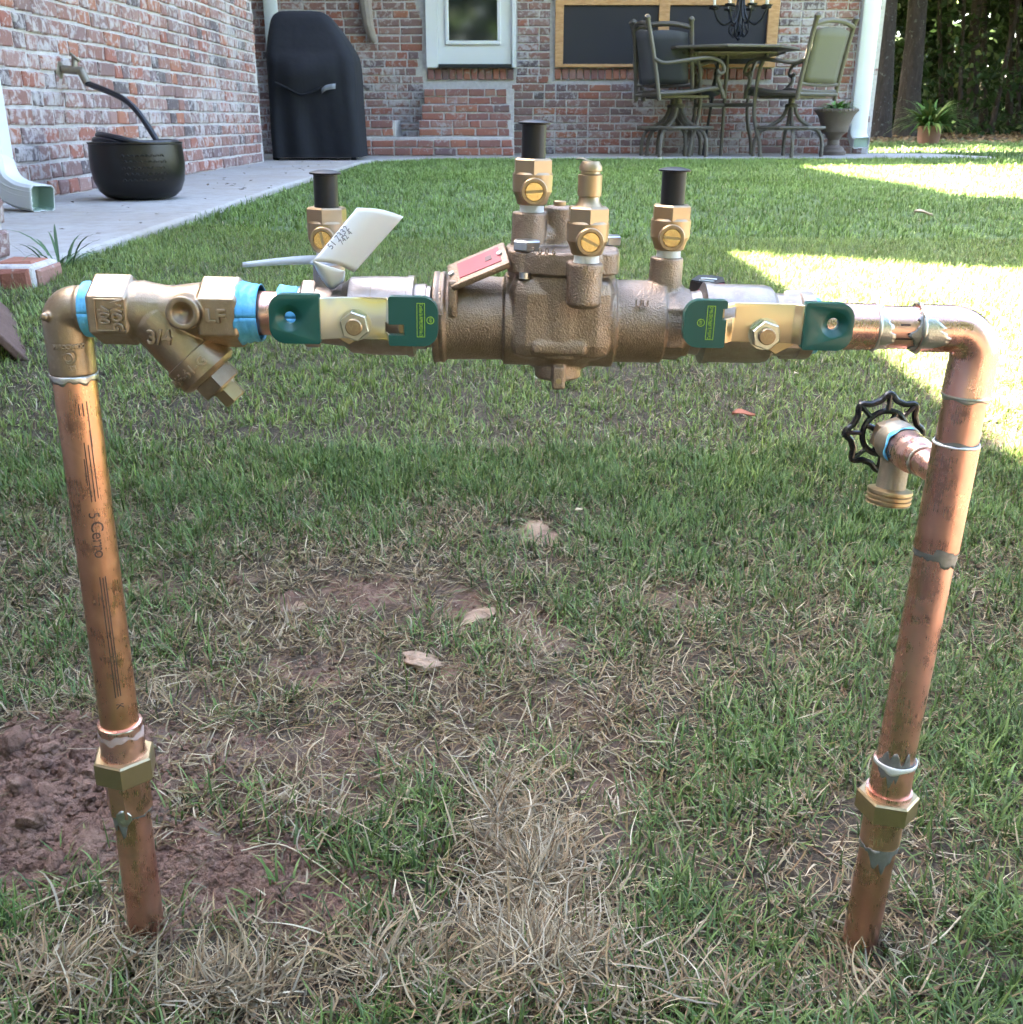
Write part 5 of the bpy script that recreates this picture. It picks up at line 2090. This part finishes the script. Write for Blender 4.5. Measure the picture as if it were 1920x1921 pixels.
def at_ground(px, D):
    return V((AT(px, 245, D).x, D, .19))


def tr(px0, px1, D, wpx, hgt, cr, nl, seed, label, **k):
    b = at_ground(px0, D)
    top = AT(px1, 0, D)
    r = wpx / 2 * (D / 1.065) / 1920
    return tree(label, b, top, r, r * .8, hgt, cr, nl, seed, **k)


tr(1651, 1668, 21.0, 33, 13, 4.2, 1400, 1, 'broad lichen speckled trunk standing just past the house corner')
tr(1703, 1721, 22.5, 37, 14, 4.2, 1400, 2, 'dark leaning trunk right beside the lichen speckled trunk', bare=1)
for px0, px1, D, w, sd, lab in ((1768, 1762, 30, 9, 3, 'thin straight trunk behind the potted fern'), (1800, 1808, 27, 8, 4, 'slender dark trunk to the right above the fern'),
                                (1822, 1832, 29, 20, 5, 'stout mottled trunk in the middle of the woods'), (1846, 1846, 33, 13, 6, 'reddish trunk catching sun beside the stout mottled trunk'),
                                (1858, 1912, 26, 9, 7, 'slim trunk leaning far to the right'), (1786, 1780, 36, 9, 8, 'far thin trunk deep in the shade of the woods'),
                                (1893, 1900, 34, 13, 9, 'upright trunk near the right edge of the picture'), (1912, 1908, 30, 8, 10, 'thinnest trunk at the right edge of the picture')):
    tr(px0, px1, D, w, 11 + sd % 3, 3.2, 700, sd, lab)
# low boughs and understorey
n = 32000
C = np.stack([RNG.uniform(7.5, 24, n), 24.5 + 20 * RNG.random(n) ** 1.3, np.zeros(n)], 1)
hh_ = fbm(C[:, 0] * .9, C[:, 1] * .55, 51)
C[:, 2] = .15 + RNG.random(n) ** 1.1 * (1.2 + 7.0 * np.clip(hh_ - .25, 0, 1) * 2)
keep = fbm(C[:, 0] * 1.3 + C[:, 2] * .9, C[:, 1] * .8 + C[:, 2] * 1.3, 61) > .455
C = C[keep]
n = len(C)
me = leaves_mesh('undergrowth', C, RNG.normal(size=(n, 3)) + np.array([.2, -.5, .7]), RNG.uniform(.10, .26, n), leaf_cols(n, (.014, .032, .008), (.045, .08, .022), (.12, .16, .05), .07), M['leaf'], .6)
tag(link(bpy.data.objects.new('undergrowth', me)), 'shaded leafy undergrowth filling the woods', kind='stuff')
n = 16000
C = np.stack([RNG.uniform(4, 55, n), RNG.uniform(45, 60, n), RNG.uniform(0, 15, n)], 1)
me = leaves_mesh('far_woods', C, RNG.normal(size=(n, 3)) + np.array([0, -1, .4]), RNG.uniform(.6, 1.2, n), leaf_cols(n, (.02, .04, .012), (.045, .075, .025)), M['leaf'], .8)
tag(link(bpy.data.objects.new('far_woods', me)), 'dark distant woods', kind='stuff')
# woodland canopy that keeps the floor dark
n = 34000
C = np.stack([RNG.uniform(-14, 32, n), RNG.uniform(17, 48, n), 4.6 + 8 * RNG.random(n)], 1)
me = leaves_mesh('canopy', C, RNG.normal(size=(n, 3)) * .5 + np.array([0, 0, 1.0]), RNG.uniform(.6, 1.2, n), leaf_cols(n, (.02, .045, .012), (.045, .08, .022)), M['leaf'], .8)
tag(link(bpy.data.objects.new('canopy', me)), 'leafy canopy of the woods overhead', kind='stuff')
# leaf mass added at the observer's back to dim sky light and reflections
n = 9000
C = np.stack([RNG.uniform(-24, 24, n), RNG.uniform(-16, -11, n), 15 * RNG.random(n) ** .8], 1)
me = leaves_mesh('added_leaf_screen', C, RNG.normal(size=(n, 3)) + np.array([0, 1.0, .4]), RNG.uniform(.7, 1.3, n), leaf_cols(n, (.02, .045, .012), (.05, .085, .025)), M['leaf'], .8)
tag(link(bpy.data.objects.new('added_leaf_screen', me)), 'unseen leaf mass added opposite the house to cut sky light', kind='stuff')
# fallen leaves on the woodland floor
n = 5000
x = RNG.uniform(5, 22, n)
y = RNG.uniform(15.5, 30, n)
C = np.stack([x, y, hfull(x, y) + .02], 1)
me = leaves_mesh('leaf_litter', C, RNG.normal(size=(n, 3)) * .3 + np.array([0, 0, 1.0]), RNG.uniform(.06, .14, n), leaf_cols(n, (.15, .075, .035), (.36, .24, .13)), M['leaf'], .6)
tag(link(bpy.data.objects.new('leaf_litter', me)), 'brown fallen leaves on the woodland floor', kind='stuff')

# ================================================================ grass
GREENS = np.array([(.125, .18, .05), (.155, .215, .06), (.195, .24, .085), (.09, .145, .045), (.15, .20, .09), (.18, .22, .065)])
LAWN = np.array([(.115, .185, .048), (.14, .21, .06), (.175, .235, .08), (.125, .19, .058)])
TANS = np.array([(.38, .29, .17), (.46, .37, .23), (.31, .21, .11), (.22, .135, .07), (.52, .45, .32), (.17, .10, .055), (.40, .32, .20)])
DEAD = np.array([(.20, .13, .065), (.27, .20, .105), (.14, .085, .045), (.33, .26, .155), (.17, .13, .05), (.12, .07, .04), (.24, .15, .08), (.42, .35, .24), (.19, .17, .07), (.36, .29, .18)])


def blade_verts(pos, az, el, L, w, droop, tw, col, seg=3):
    """many bent tapering blades at once; returns verts, tris, colours"""
    n = len(pos)
    nv = 2 * seg + 1
    VV = np.zeros((n, nv, 3))
    CC = np.zeros((n, nv, 3))
    p = pos.copy()
    e = el.copy()
    a = az.copy()
    z0 = pos[:, 2].copy()
    for s_ in range(seg + 1):
        f = s_ / seg
        sid = np.stack([-np.sin(a), np.cos(a), RNG.uniform(-.35, .35, n)], 1)
        ww = (w * (1 - f ** 2.2) * .5 * (.75 + .25 * min(1, f * 4)))[:, None]
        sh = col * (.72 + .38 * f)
        if s_ < seg:
            VV[:, 2 * s_] = p - sid * ww
            VV[:, 2 * s_ + 1] = p + sid * ww
            CC[:, 2 * s_] = sh
            CC[:, 2 * s_ + 1] = sh
        else:
            VV[:, 2 * s_] = p
            CC[:, 2 * s_] = sh
        st = (L / seg)[:, None]
        p = p + np.stack([np.cos(a) * np.cos(e), np.sin(a) * np.cos(e), np.sin(e)], 1) * st
        p[:, 2] = np.maximum(p[:, 2], z0 + .0012)
        e = e - droop / seg
        a = a + tw / seg
    T = []
    for s_ in range(seg):
        b = 2 * s_
        if s_ < seg - 1:
            T += [(b, b + 1, b + 3), (b, b + 3, b + 2)]
        else:
            T += [(b, b + 1, b + 2)]
    T = np.array(T)
    F = (np.arange(n)[:, None, None] * nv + T[None]).reshape(-1, 3)
    return VV.reshape(-1, 3), F, CC.reshape(-1, 3)


def pick(pal, n):
    return pal[RNG.integers(0, len(pal), n)] * RNG.uniform(.65, 1.35, (n, 1))


def grass_object(name, label, parts):
    vs, fs, cs = [], [], []
    o_ = 0
    for v, f, c in parts:
        vs.append(v)
        fs.append(f + o_)
        cs.append(c)
        o_ += len(v)
    me = np_mesh(name, np.concatenate(vs), np.concatenate(fs), M['blade'], True, {'Col': np.concatenate(cs)})
    return tag(link(bpy.data.objects.new(name, me)), label, kind='stuff')


def tufts(x, y, nb, spread, dry, Lg, Ld, wid, lean, seg, pal=GREENS, tint=None, dead=None):
    """nb blades radiating from every tuft centre; dry = chance of a dead blade per tuft"""
    n = len(x)
    k = np.repeat(np.arange(n), nb)
    m_ = n * nb
    r_ = spread * np.sqrt(RNG.random(m_))
    a0 = RNG.uniform(0, 6.283, m_)
    bx, by = x[k] + r_ * np.cos(a0), y[k] + r_ * np.sin(a0)
    ok = on_lawn(bx, by)
    k, bx, by, a0 = k[ok], bx[ok], by[ok], a0[ok]
    m_ = len(k)
    pos = np.stack([bx, by, hfull(bx, by) - .002], 1)
    isd = RNG.random(m_) < dry[k]
    az = a0 + RNG.normal(size=m_) * 1.1
    el = np.pi / 2 - np.abs(RNG.normal(size=m_)) * lean
    el = np.where(isd, np.minimum(el, RNG.uniform(.0, .8, m_)), np.maximum(el, .15))
    ts = RNG.uniform(.75, 1.2, n)[k]
    L = np.where(isd, RNG.uniform(*Ld, m_), RNG.uniform(*Lg, m_)) * ts
    w = wid * RNG.uniform(.6, 1.25, m_) * np.where(isd, .85, 1)
    droop = np.where(isd, RNG.uniform(-.3, 1.0, m_), RNG.uniform(.1, 1.5, m_))
    col = np.where(isd[:, None], pick(DEAD if dead is None else dead, m_), pick(pal, m_) * RNG.uniform(.75, 1.2, n)[k][:, None])
    if tint is not None:
        col = col * np.where(isd[:, None], 1, tint[k][:, None])
    return blade_verts(pos, az, el, L, w, droop, RNG.uniform(-.7, .7, m_), col, seg)


def scatter(name, label, protos, pts, idx, rot, scl, tilt):
    cl = bpy.data.collections.new(name + '_sources')
    for i, p in enumerate(protos):
        p.name = '%s_source_%02d' % (name, i)
        cl.objects.link(p)
    me = bpy.data.meshes.new(name)
    me.vertices.add(len(pts))
    me.vertices.foreach_set('co', np.asarray(pts, np.float32).ravel())
    a = me.attributes.new('idx', 'INT', 'POINT')
    a.data.foreach_set('value', idx.astype(np.int32))
    a = me.attributes.new('rot', 'FLOAT_VECTOR', 'POINT')
    rv = np.stack([RNG.normal(size=len(pts)) * tilt, RNG.normal(size=len(pts)) * tilt, rot], 1)
    a.data.foreach_set('vector', rv.astype(np.float32).ravel())
    a = me.attributes.new('scl', 'FLOAT', 'POINT')
    a.data.foreach_set('value', scl.astype(np.float32))
    o = link(bpy.data.objects.new(name, me))
    tag(o, label, kind='stuff')
    ng = bpy.data.node_groups.new(name, 'GeometryNodeTree')
    ng.interface.new_socket('Geometry', in_out='INPUT', socket_type='NodeSocketGeometry')
    ng.interface.new_socket('Geometry', in_out='OUTPUT', socket_type='NodeSocketGeometry')
    N = ng.nodes.new
    gi, go = N('NodeGroupInput'), N('NodeGroupOutput')
    ip = N('GeometryNodeInstanceOnPoints')
    ci = N('GeometryNodeCollectionInfo')
    ci.inputs['Collection'].default_value = cl
    ci.inputs['Separate Children'].default_value = True
    ci.inputs['Reset Children'].default_value = True

    def na(nm, ty):
        n_ = N('GeometryNodeInputNamedAttribute')
        n_.data_type = ty
        n_.inputs['Name'].default_value = nm
        return n_.outputs['Attribute']
    L = ng.links.new
    L(gi.outputs[0], ip.inputs['Points'])
    L(ci.outputs[0], ip.inputs['Instance'])
    ip.inputs['Pick Instance'].default_value = True
    L(na('idx', 'INT'), ip.inputs['Instance Index'])
    er = N('FunctionNodeEulerToRotation')
    L(na('rot', 'FLOAT_VECTOR'), er.inputs[0])
    L(er.outputs[0], ip.inputs['Rotation'])
    L(na('scl', 'FLOAT'), ip.inputs['Scale'])
    L(ip.outputs[0], go.inputs[0])
    md = o.modifiers.new('scatter', 'NODES')
    md.node_group = ng
    return o


def on_lawn(x, y):
    """False on patio, walls and the house"""
    ok = np.ones(len(x), bool)
    ok &= ~((x < -1.045 - .02 * (y - 2.3)) & (y > 2.26) & (y < 8.4))
    ok &= ~((x < -1.5))
    c = (x < -.25) & (y > 8.25)
    ok &= ~(c & ((x + .25) ** 2 + (y - 8.25) ** 2 > .885 ** 2))
    ok &= ~((y > 9.14) & (x < 4.07) & (y < 10.6))
    ok &= ~((y > 9.14) & (x < HXR + .05))
    ok &= ~((x < PIERX + .01) & (y > 1.7))
    ok &= ~((x < -.98) & (y > 2.13) & (y < 2.3))
    return ok


def scat_pts(n, xr, yr):
    x = RNG.uniform(*xr, n)
    y = RNG.uniform(*yr, n)
    lim = .56 * (y + .1) + .13
    k = (np.abs(x) < lim) & on_lawn(x, y)
    return x[k], y[k]


# around the risers: every blade
x, y = scat_pts(38000, (-.80, .80), (.22, 1.4))
s_ = soil_field(x, y)
d_ = dry_field(x, y)
cl = fbm(x * 15, y * 15, 91)
c2 = fbm(x * 5, y * 5, 95)
keep = (RNG.random(len(x)) > s_ * 1.25) & (RNG.random(len(x)) < .50 + .85 * cl - .22 * d_) & (cl > .13 + .12 * d_)
x, y, d_, cl, c2, s_ = x[keep], y[keep], d_[keep], cl[keep], c2[keep], s_[keep]
dry = np.clip(d_ * .66 + .17 + (c2 - .47) * 1.2 - (cl - .47) * .8 + s_ * .5, .04, .97)
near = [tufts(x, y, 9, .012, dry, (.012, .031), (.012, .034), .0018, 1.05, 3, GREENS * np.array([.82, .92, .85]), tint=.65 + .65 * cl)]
# thatch: short dead bits lying flat
n = 26000
x, y = scat_pts(n, (-.80, .80), (.25, 1.35))
d_ = dry_field(x, y)
s_ = soil_field(x, y)
keep = RNG.random(len(x)) < np.clip(.25 + d_ * .7 - s_ * .75, 0.05, 1)
x, y = x[keep], y[keep]
n = len(x)
near.append(blade_verts(np.stack([x, y, hfull(x, y) + RNG.uniform(.0005, .007, n)], 1), RNG.uniform(0, 6.28, n), RNG.normal(size=n) * .15, RNG.uniform(.010, .030, n), RNG.uniform(.0008, .0019, n), RNG.normal(size=n) * .4, RNG.normal(size=n) * .8, pick(DEAD, n) * .8, 2))
grass_object('near_grass', 'patchy green and dead grass blades around the copper risers', near)

# the lawn up to the house, blades coarser with distance
lawn = []
x, y = scat_pts(48000, (-1.75, 2.0), (1.25, 3.4))
d_ = dry_field(x, y)
cl = fbm(x * 6, y * 6, 92)
keep = RNG.random(len(x)) < .62 + .9 * cl
x, y, d_, cl = x[keep], y[keep], d_[keep], cl[keep]
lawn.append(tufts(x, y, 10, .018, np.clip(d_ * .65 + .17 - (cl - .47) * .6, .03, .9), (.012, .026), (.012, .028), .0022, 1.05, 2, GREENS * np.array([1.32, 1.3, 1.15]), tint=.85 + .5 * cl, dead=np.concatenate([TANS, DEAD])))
x, y = scat_pts(19000, (-1.4, 4.2), (3.4, 9.2))
d_ = np.full(len(x), .05)
cl = fbm(x * 2.5, y * 2.5, 93)
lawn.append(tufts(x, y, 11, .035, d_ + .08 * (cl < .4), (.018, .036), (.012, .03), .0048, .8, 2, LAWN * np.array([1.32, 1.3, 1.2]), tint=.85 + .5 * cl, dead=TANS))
x, y = scat_pts(9000, (3.0, 12), (7, 20))
k = (RNG.random(len(x)) < np.clip((19 - y) / 4, 0.04, 1))
x, y = x[k], y[k]
lawn.append(tufts(x, y, 8, .09, np.full(len(x), .12) + .5 * (y > 15), (.03, .06), (.02, .05), .010, .65, 2, LAWN))
grass_object('lawn_grass', 'short green lawn grass up to the patio and the woods', lawn)

# dry straw lying in mats
xs, ys = [], []
for px, py, rx, ry, n in ((1000, 1670, 110, 170, 1500), (1010, 1840, 230, 90, 1900), (930, 1560, 50, 60, 250), (420, 1870, 190, 50, 520), (110, 1850, 130, 70, 420), (250, 1790, 110, 40, 60),
                          (740, 1840, 120, 60, 260), (560, 1500, 160, 110, 130), (1350, 1900, 260, 30, 150), (1650, 1850, 150, 60, 90), (330, 1300, 280, 150, 90), (900, 1300, 420, 180, 130), (640, 1560, 300, 120, 150)):
    n = int(n * .75)
    a_, r_ = RNG.uniform(0, 6.28, n), np.minimum(1.7, np.abs(RNG.normal(size=n)) * .62)
    xs.append(px + rx * r_ * np.cos(a_))
    ys.append(np.minimum(1990, py + ry * r_ * np.sin(a_)))
x, y = GNDA(np.concatenate(xs), np.concatenate(ys))
n = len(x)
main = np.where(RNG.random(n) < .4, RNG.normal(size=n) * .6 + 1.4, RNG.uniform(0, 6.28, n))
straw = blade_verts(np.stack([x, y, hfull(x, y) + RNG.uniform(.001, .012, n)], 1), main, np.abs(RNG.normal(size=n)) * .35, RNG.uniform(.015, .055, n), RNG.uniform(.0007, .0017, n), RNG.uniform(-.8, 1.6, n), RNG.normal(size=n) * 1.1, pick(TANS[[0, 1, 4, 6, 2, 2, 3]], n) * RNG.uniform(.4, 1.0, (n, 1)), 4)
grass_object('straw', 'pale dry straw matted on the soil between the risers', [straw])

# crumbs of soil
clods = []
for i in range(5):
    bm = bmesh.new()
    bmesh.ops.create_icosphere(bm, subdivisions=4, radius=1)
    for v in bm.verts:
        n_ = float(fbm(v.co.x * 1.3 + i * 7 + 9, v.co.y * 1.3 + v.co.z * 1.7 + 20, 5 + i, 4))
        n2 = float(fbm(v.co.x * 4.3 + 9, v.co.y * 4.3 + v.co.z * 5.7 + 20, 15 + i, 3))
        v.co *= .50 + n_ * .8 + n2 * .35
        v.co.z *= .75
    me = bpy.data.meshes.new('dirt_clod')
    bm.to_mesh(me)
    bm.free()
    me.materials.append(M['clod'])
    me.shade_smooth()
    clods.append(me)
crumbs = []
for c in clods:
    bm = bmesh.new()
    bmesh.ops.create_icosphere(bm, subdivisions=2, radius=1)
    i = len(crumbs)
    for v in bm.verts:
        v.co *= .25 + 1.4 * float(fbm(v.co.x * 1.6 + i * 7 + 9, v.co.y * 1.6 + v.co.z * 2.1 + 20, 25 + i, 3))
        v.co.z *= .8
    cm = bpy.data.meshes.new('crumb')
    bm.to_mesh(cm)
    bm.free()
    cm.materials.append(M['clod'])
    crumbs.append(bpy.data.objects.new('crumb', cm))
xs, ys, ss_ = [], [], []
for (px, py, rx, ry, n, big) in ((120, 1480, 200, 140, 2200, .0058), (60, 1600, 130, 100, 900, .0055), (420, 1630, 250, 100, 2600, .0033), (600, 1690, 170, 80, 1200, .0033), (330, 1430, 200, 80, 800, .0035), (285, 1750, 60, 28, 260, .0042), (1605, 1803, 55, 26, 220, .0034), (1240, 1110, 70, 30, 30, .003), (700, 1110, 90, 30, 200, .0028), (600, 1255, 80, 25, 220, .0028), (1010, 1180, 60, 40, 120, .0028), (900, 1380, 330, 90, 300, .0025), (890, 1150, 50, 30, 120, .0025)):
    for i in range(n):
        a_, r_ = RNG.random() * 6.28, math.sqrt(RNG.random())
        xs.append(px + rx * r_ * math.cos(a_))
        ys.append(py + ry * r_ * math.sin(a_))
        ss_.append(big * RNG.uniform(.2, 1) ** 1.8)
x, y = GNDA(xs, ys)
pts = np.stack([x, y, hfull(x, y)], 1)
scatter('soil_crumbs', 'loose reddish soil crumbs around the left riser', crumbs, pts, RNG.integers(0, 5, len(x)), RNG.uniform(0, 6.28, len(x)), np.array(ss_), .6)

# clods one can pick out
for px, py, s_, lab in ((128, 1462, .022, 'round reddish soil clod left of the brass union nut'), (95, 1500, .016, 'soil clod just below the round reddish one'),
                        (30, 1400, .026, 'largest soil clod at the left edge'), (60, 1560, .018, 'soil clod at the left edge below the others'),
                        (150, 1405, .014, 'small soil clod touching the union nut on the left riser'), (110, 1640, .020, 'dark soil clod low beside the left riser'),
                        (440, 1090, .009, 'small clod in the grass right of the left riser'), (40, 1480, .02, 'soil clod between the largest clod and the left edge')):
    g_ = GND(px, py)
    o = link(bpy.data.objects.new('dirt_clod', clods[int(px) % 5]))
    o.location = g_ + V((0, 0, s_ * .25))
    o.rotation_euler = (px * .1, py * .1, px * .3)
    s_ *= .55
    o.scale = (s_, s_, s_ * .8)
    tag(o, lab, 'soil clod', 'soil clods by the left riser')
for px, py, s_, lab in ((1000, 990, .016, 'pale dry clay lump in the grass below the valve body'), (890, 1150, .020, 'wide dry clay lump in the worn grass'), (800, 1243, .020, 'flat dry clay lump in the worn grass'), (563, 1135, .009, 'small dry clay lump in the grass')):
    g_ = GND(px, py)
    o = link(bpy.data.objects.new('clay_lump', clods[int(px) % 5].copy()))
    o.data.materials.clear()
    o.data.materials.append(M['clay'])
    o.location = g_ + V((0, 0, -.001))
    o.rotation_euler = (.2, .3, px * .3)
    o.scale = (s_ * 1.2, s_, s_ * .35)
    tag(o, lab, 'clay lump', 'dry clay lumps in the grass')

# long single stalks and a few tall blades
def stalk(pxs, r_, mat, label, lift=.008):
    pts = []
    for i, (px, py) in enumerate(pxs):
        g_ = GND(px, py)
        pts.append(g_ + V((0, 0, .002 + lift * math.sin(math.pi * (i + .3) / len(pxs)))))
    p0 = pts[0].copy()
    pts = spline([p - p0 for p in pts], 5)
    m = MB().tube(pts, [r_ * (1 - .6 * i / len(pts)) for i in range(len(pts))], 6)
    o = m.build('straw_stalk', mat)
    o.location = p0
    tag(o, label, 'straw stalk', 'long dry stalks')


M['stalk'] = simple('dry_stalk', (.50, .43, .31), .6, nz=(60, (.38, .29, .17)))
stalk([(455, 1612), (525, 1603), (595, 1630), (650, 1668), (700, 1715), (745, 1765)], .0006, M['stalk'], 'long arched straw stalk lying across the bare soil')
stalk([(510, 1455), (545, 1500), (590, 1525), (640, 1550), (700, 1575), (760, 1605)], .0007, M['stalk'], 'branched straw stalk in the middle of the bare ground')
stalk([(760, 1605), (830, 1590), (880, 1575)], .0005, M['stalk'], 'short straw stalk pointing right from the branched one')
stalk([(20, 1725), (90, 1710), (160, 1690), (205, 1665)], .0007, M['stalk'], 'white straw stalk left of the left riser foot')
stalk([(905, 1480), (920, 1535), (980, 1570), (1020, 1620)], .0007, M['stalk'], 'bent straw stalk above the pale straw mat')
stalk([(1800, 1730), (1760, 1775), (1700, 1800), (1640, 1830)], .0007, M['stalk'], 'straw stalk beside the right riser foot')
stalk([(600, 1840), (700, 1822), (760, 1835)], .0007, M['stalk'], 'straw stalk low in the middle foreground')
# fallen leaves
for px, py, s_, mt, lab, rz in ((1392, 812, .040, 'dead_leaf', 'rust red fallen leaf on the lawn below the right valve', .35), (1095, 309, .12, 'tan_leaf', 'curled tan leaf on the lawn near the patio', .1),
                                (1490, 735, .02, 'tan_leaf', 'small pale leaf on the lawn under the right valve', 1.0), (1085, 1000, .014, 'tan_leaf', 'pale scrap of leaf in the grass below the valve body', .8),
                                (1730, 415, .08, 'tan_leaf', 'dry leaf in the shaded lawn at right', .2)):
    g_ = GND(px, py)
    rows = []
    for i in range(7):
        f = i / 6
        w_ = .20 * math.sin(math.pi * min(.97, .06 + f * .92))
        rows.append([V(((f - .5) * s_, (j - 1) * w_ * s_, .10 * s_ * (abs(j - 1)) + .06 * s_ * math.sin(f * 5))) for j in range(3)])
    o = MB().grid(rows).build('fallen_leaf', M[mt], ang=80, thick=.0006)
    o.location = g_ + V((0, 0, .028))
    o.rotation_euler = (.25, .1, rz)
    tag(o, lab, 'leaf')
# specks on the patio
n = 70
x = RNG.uniform(-1.8, -1.1, n)
y = 2.4 + 6 * RNG.random(n)
C = np.stack([x, y, np.full(n, PZ + .003)], 1)
me = leaves_mesh('patio_debris', C, np.tile([[0, 0, 1.0]], (n, 1)) + RNG.normal(size=(n, 3)) * .15, RNG.uniform(.008, .028, n), leaf_cols(n, (.06, .04, .025), (.14, .09, .05)), M['leaf'], .5)
tag(link(bpy.data.objects.new('patio_debris', me)), 'scattered dark crumbs and leaf bits on the patio', kind='stuff')
# tall blades at the ledge
vv, ff, cc = arch_blades(34, .06, .17, .0032, 1.2, 1.2, 6, lambda r: np.array([.06, .12, .05]) * r.uniform(.7, 1.3), 0)
o = link(bpy.data.objects.new('grass_clump', np_mesh('grass_clump', vv, ff, M['blade'], True, {'Col': cc})))
o.location = GND(112, 505)
tag(o, 'tall loose grass clump growing at the end of the brick ledge', 'grass clump')
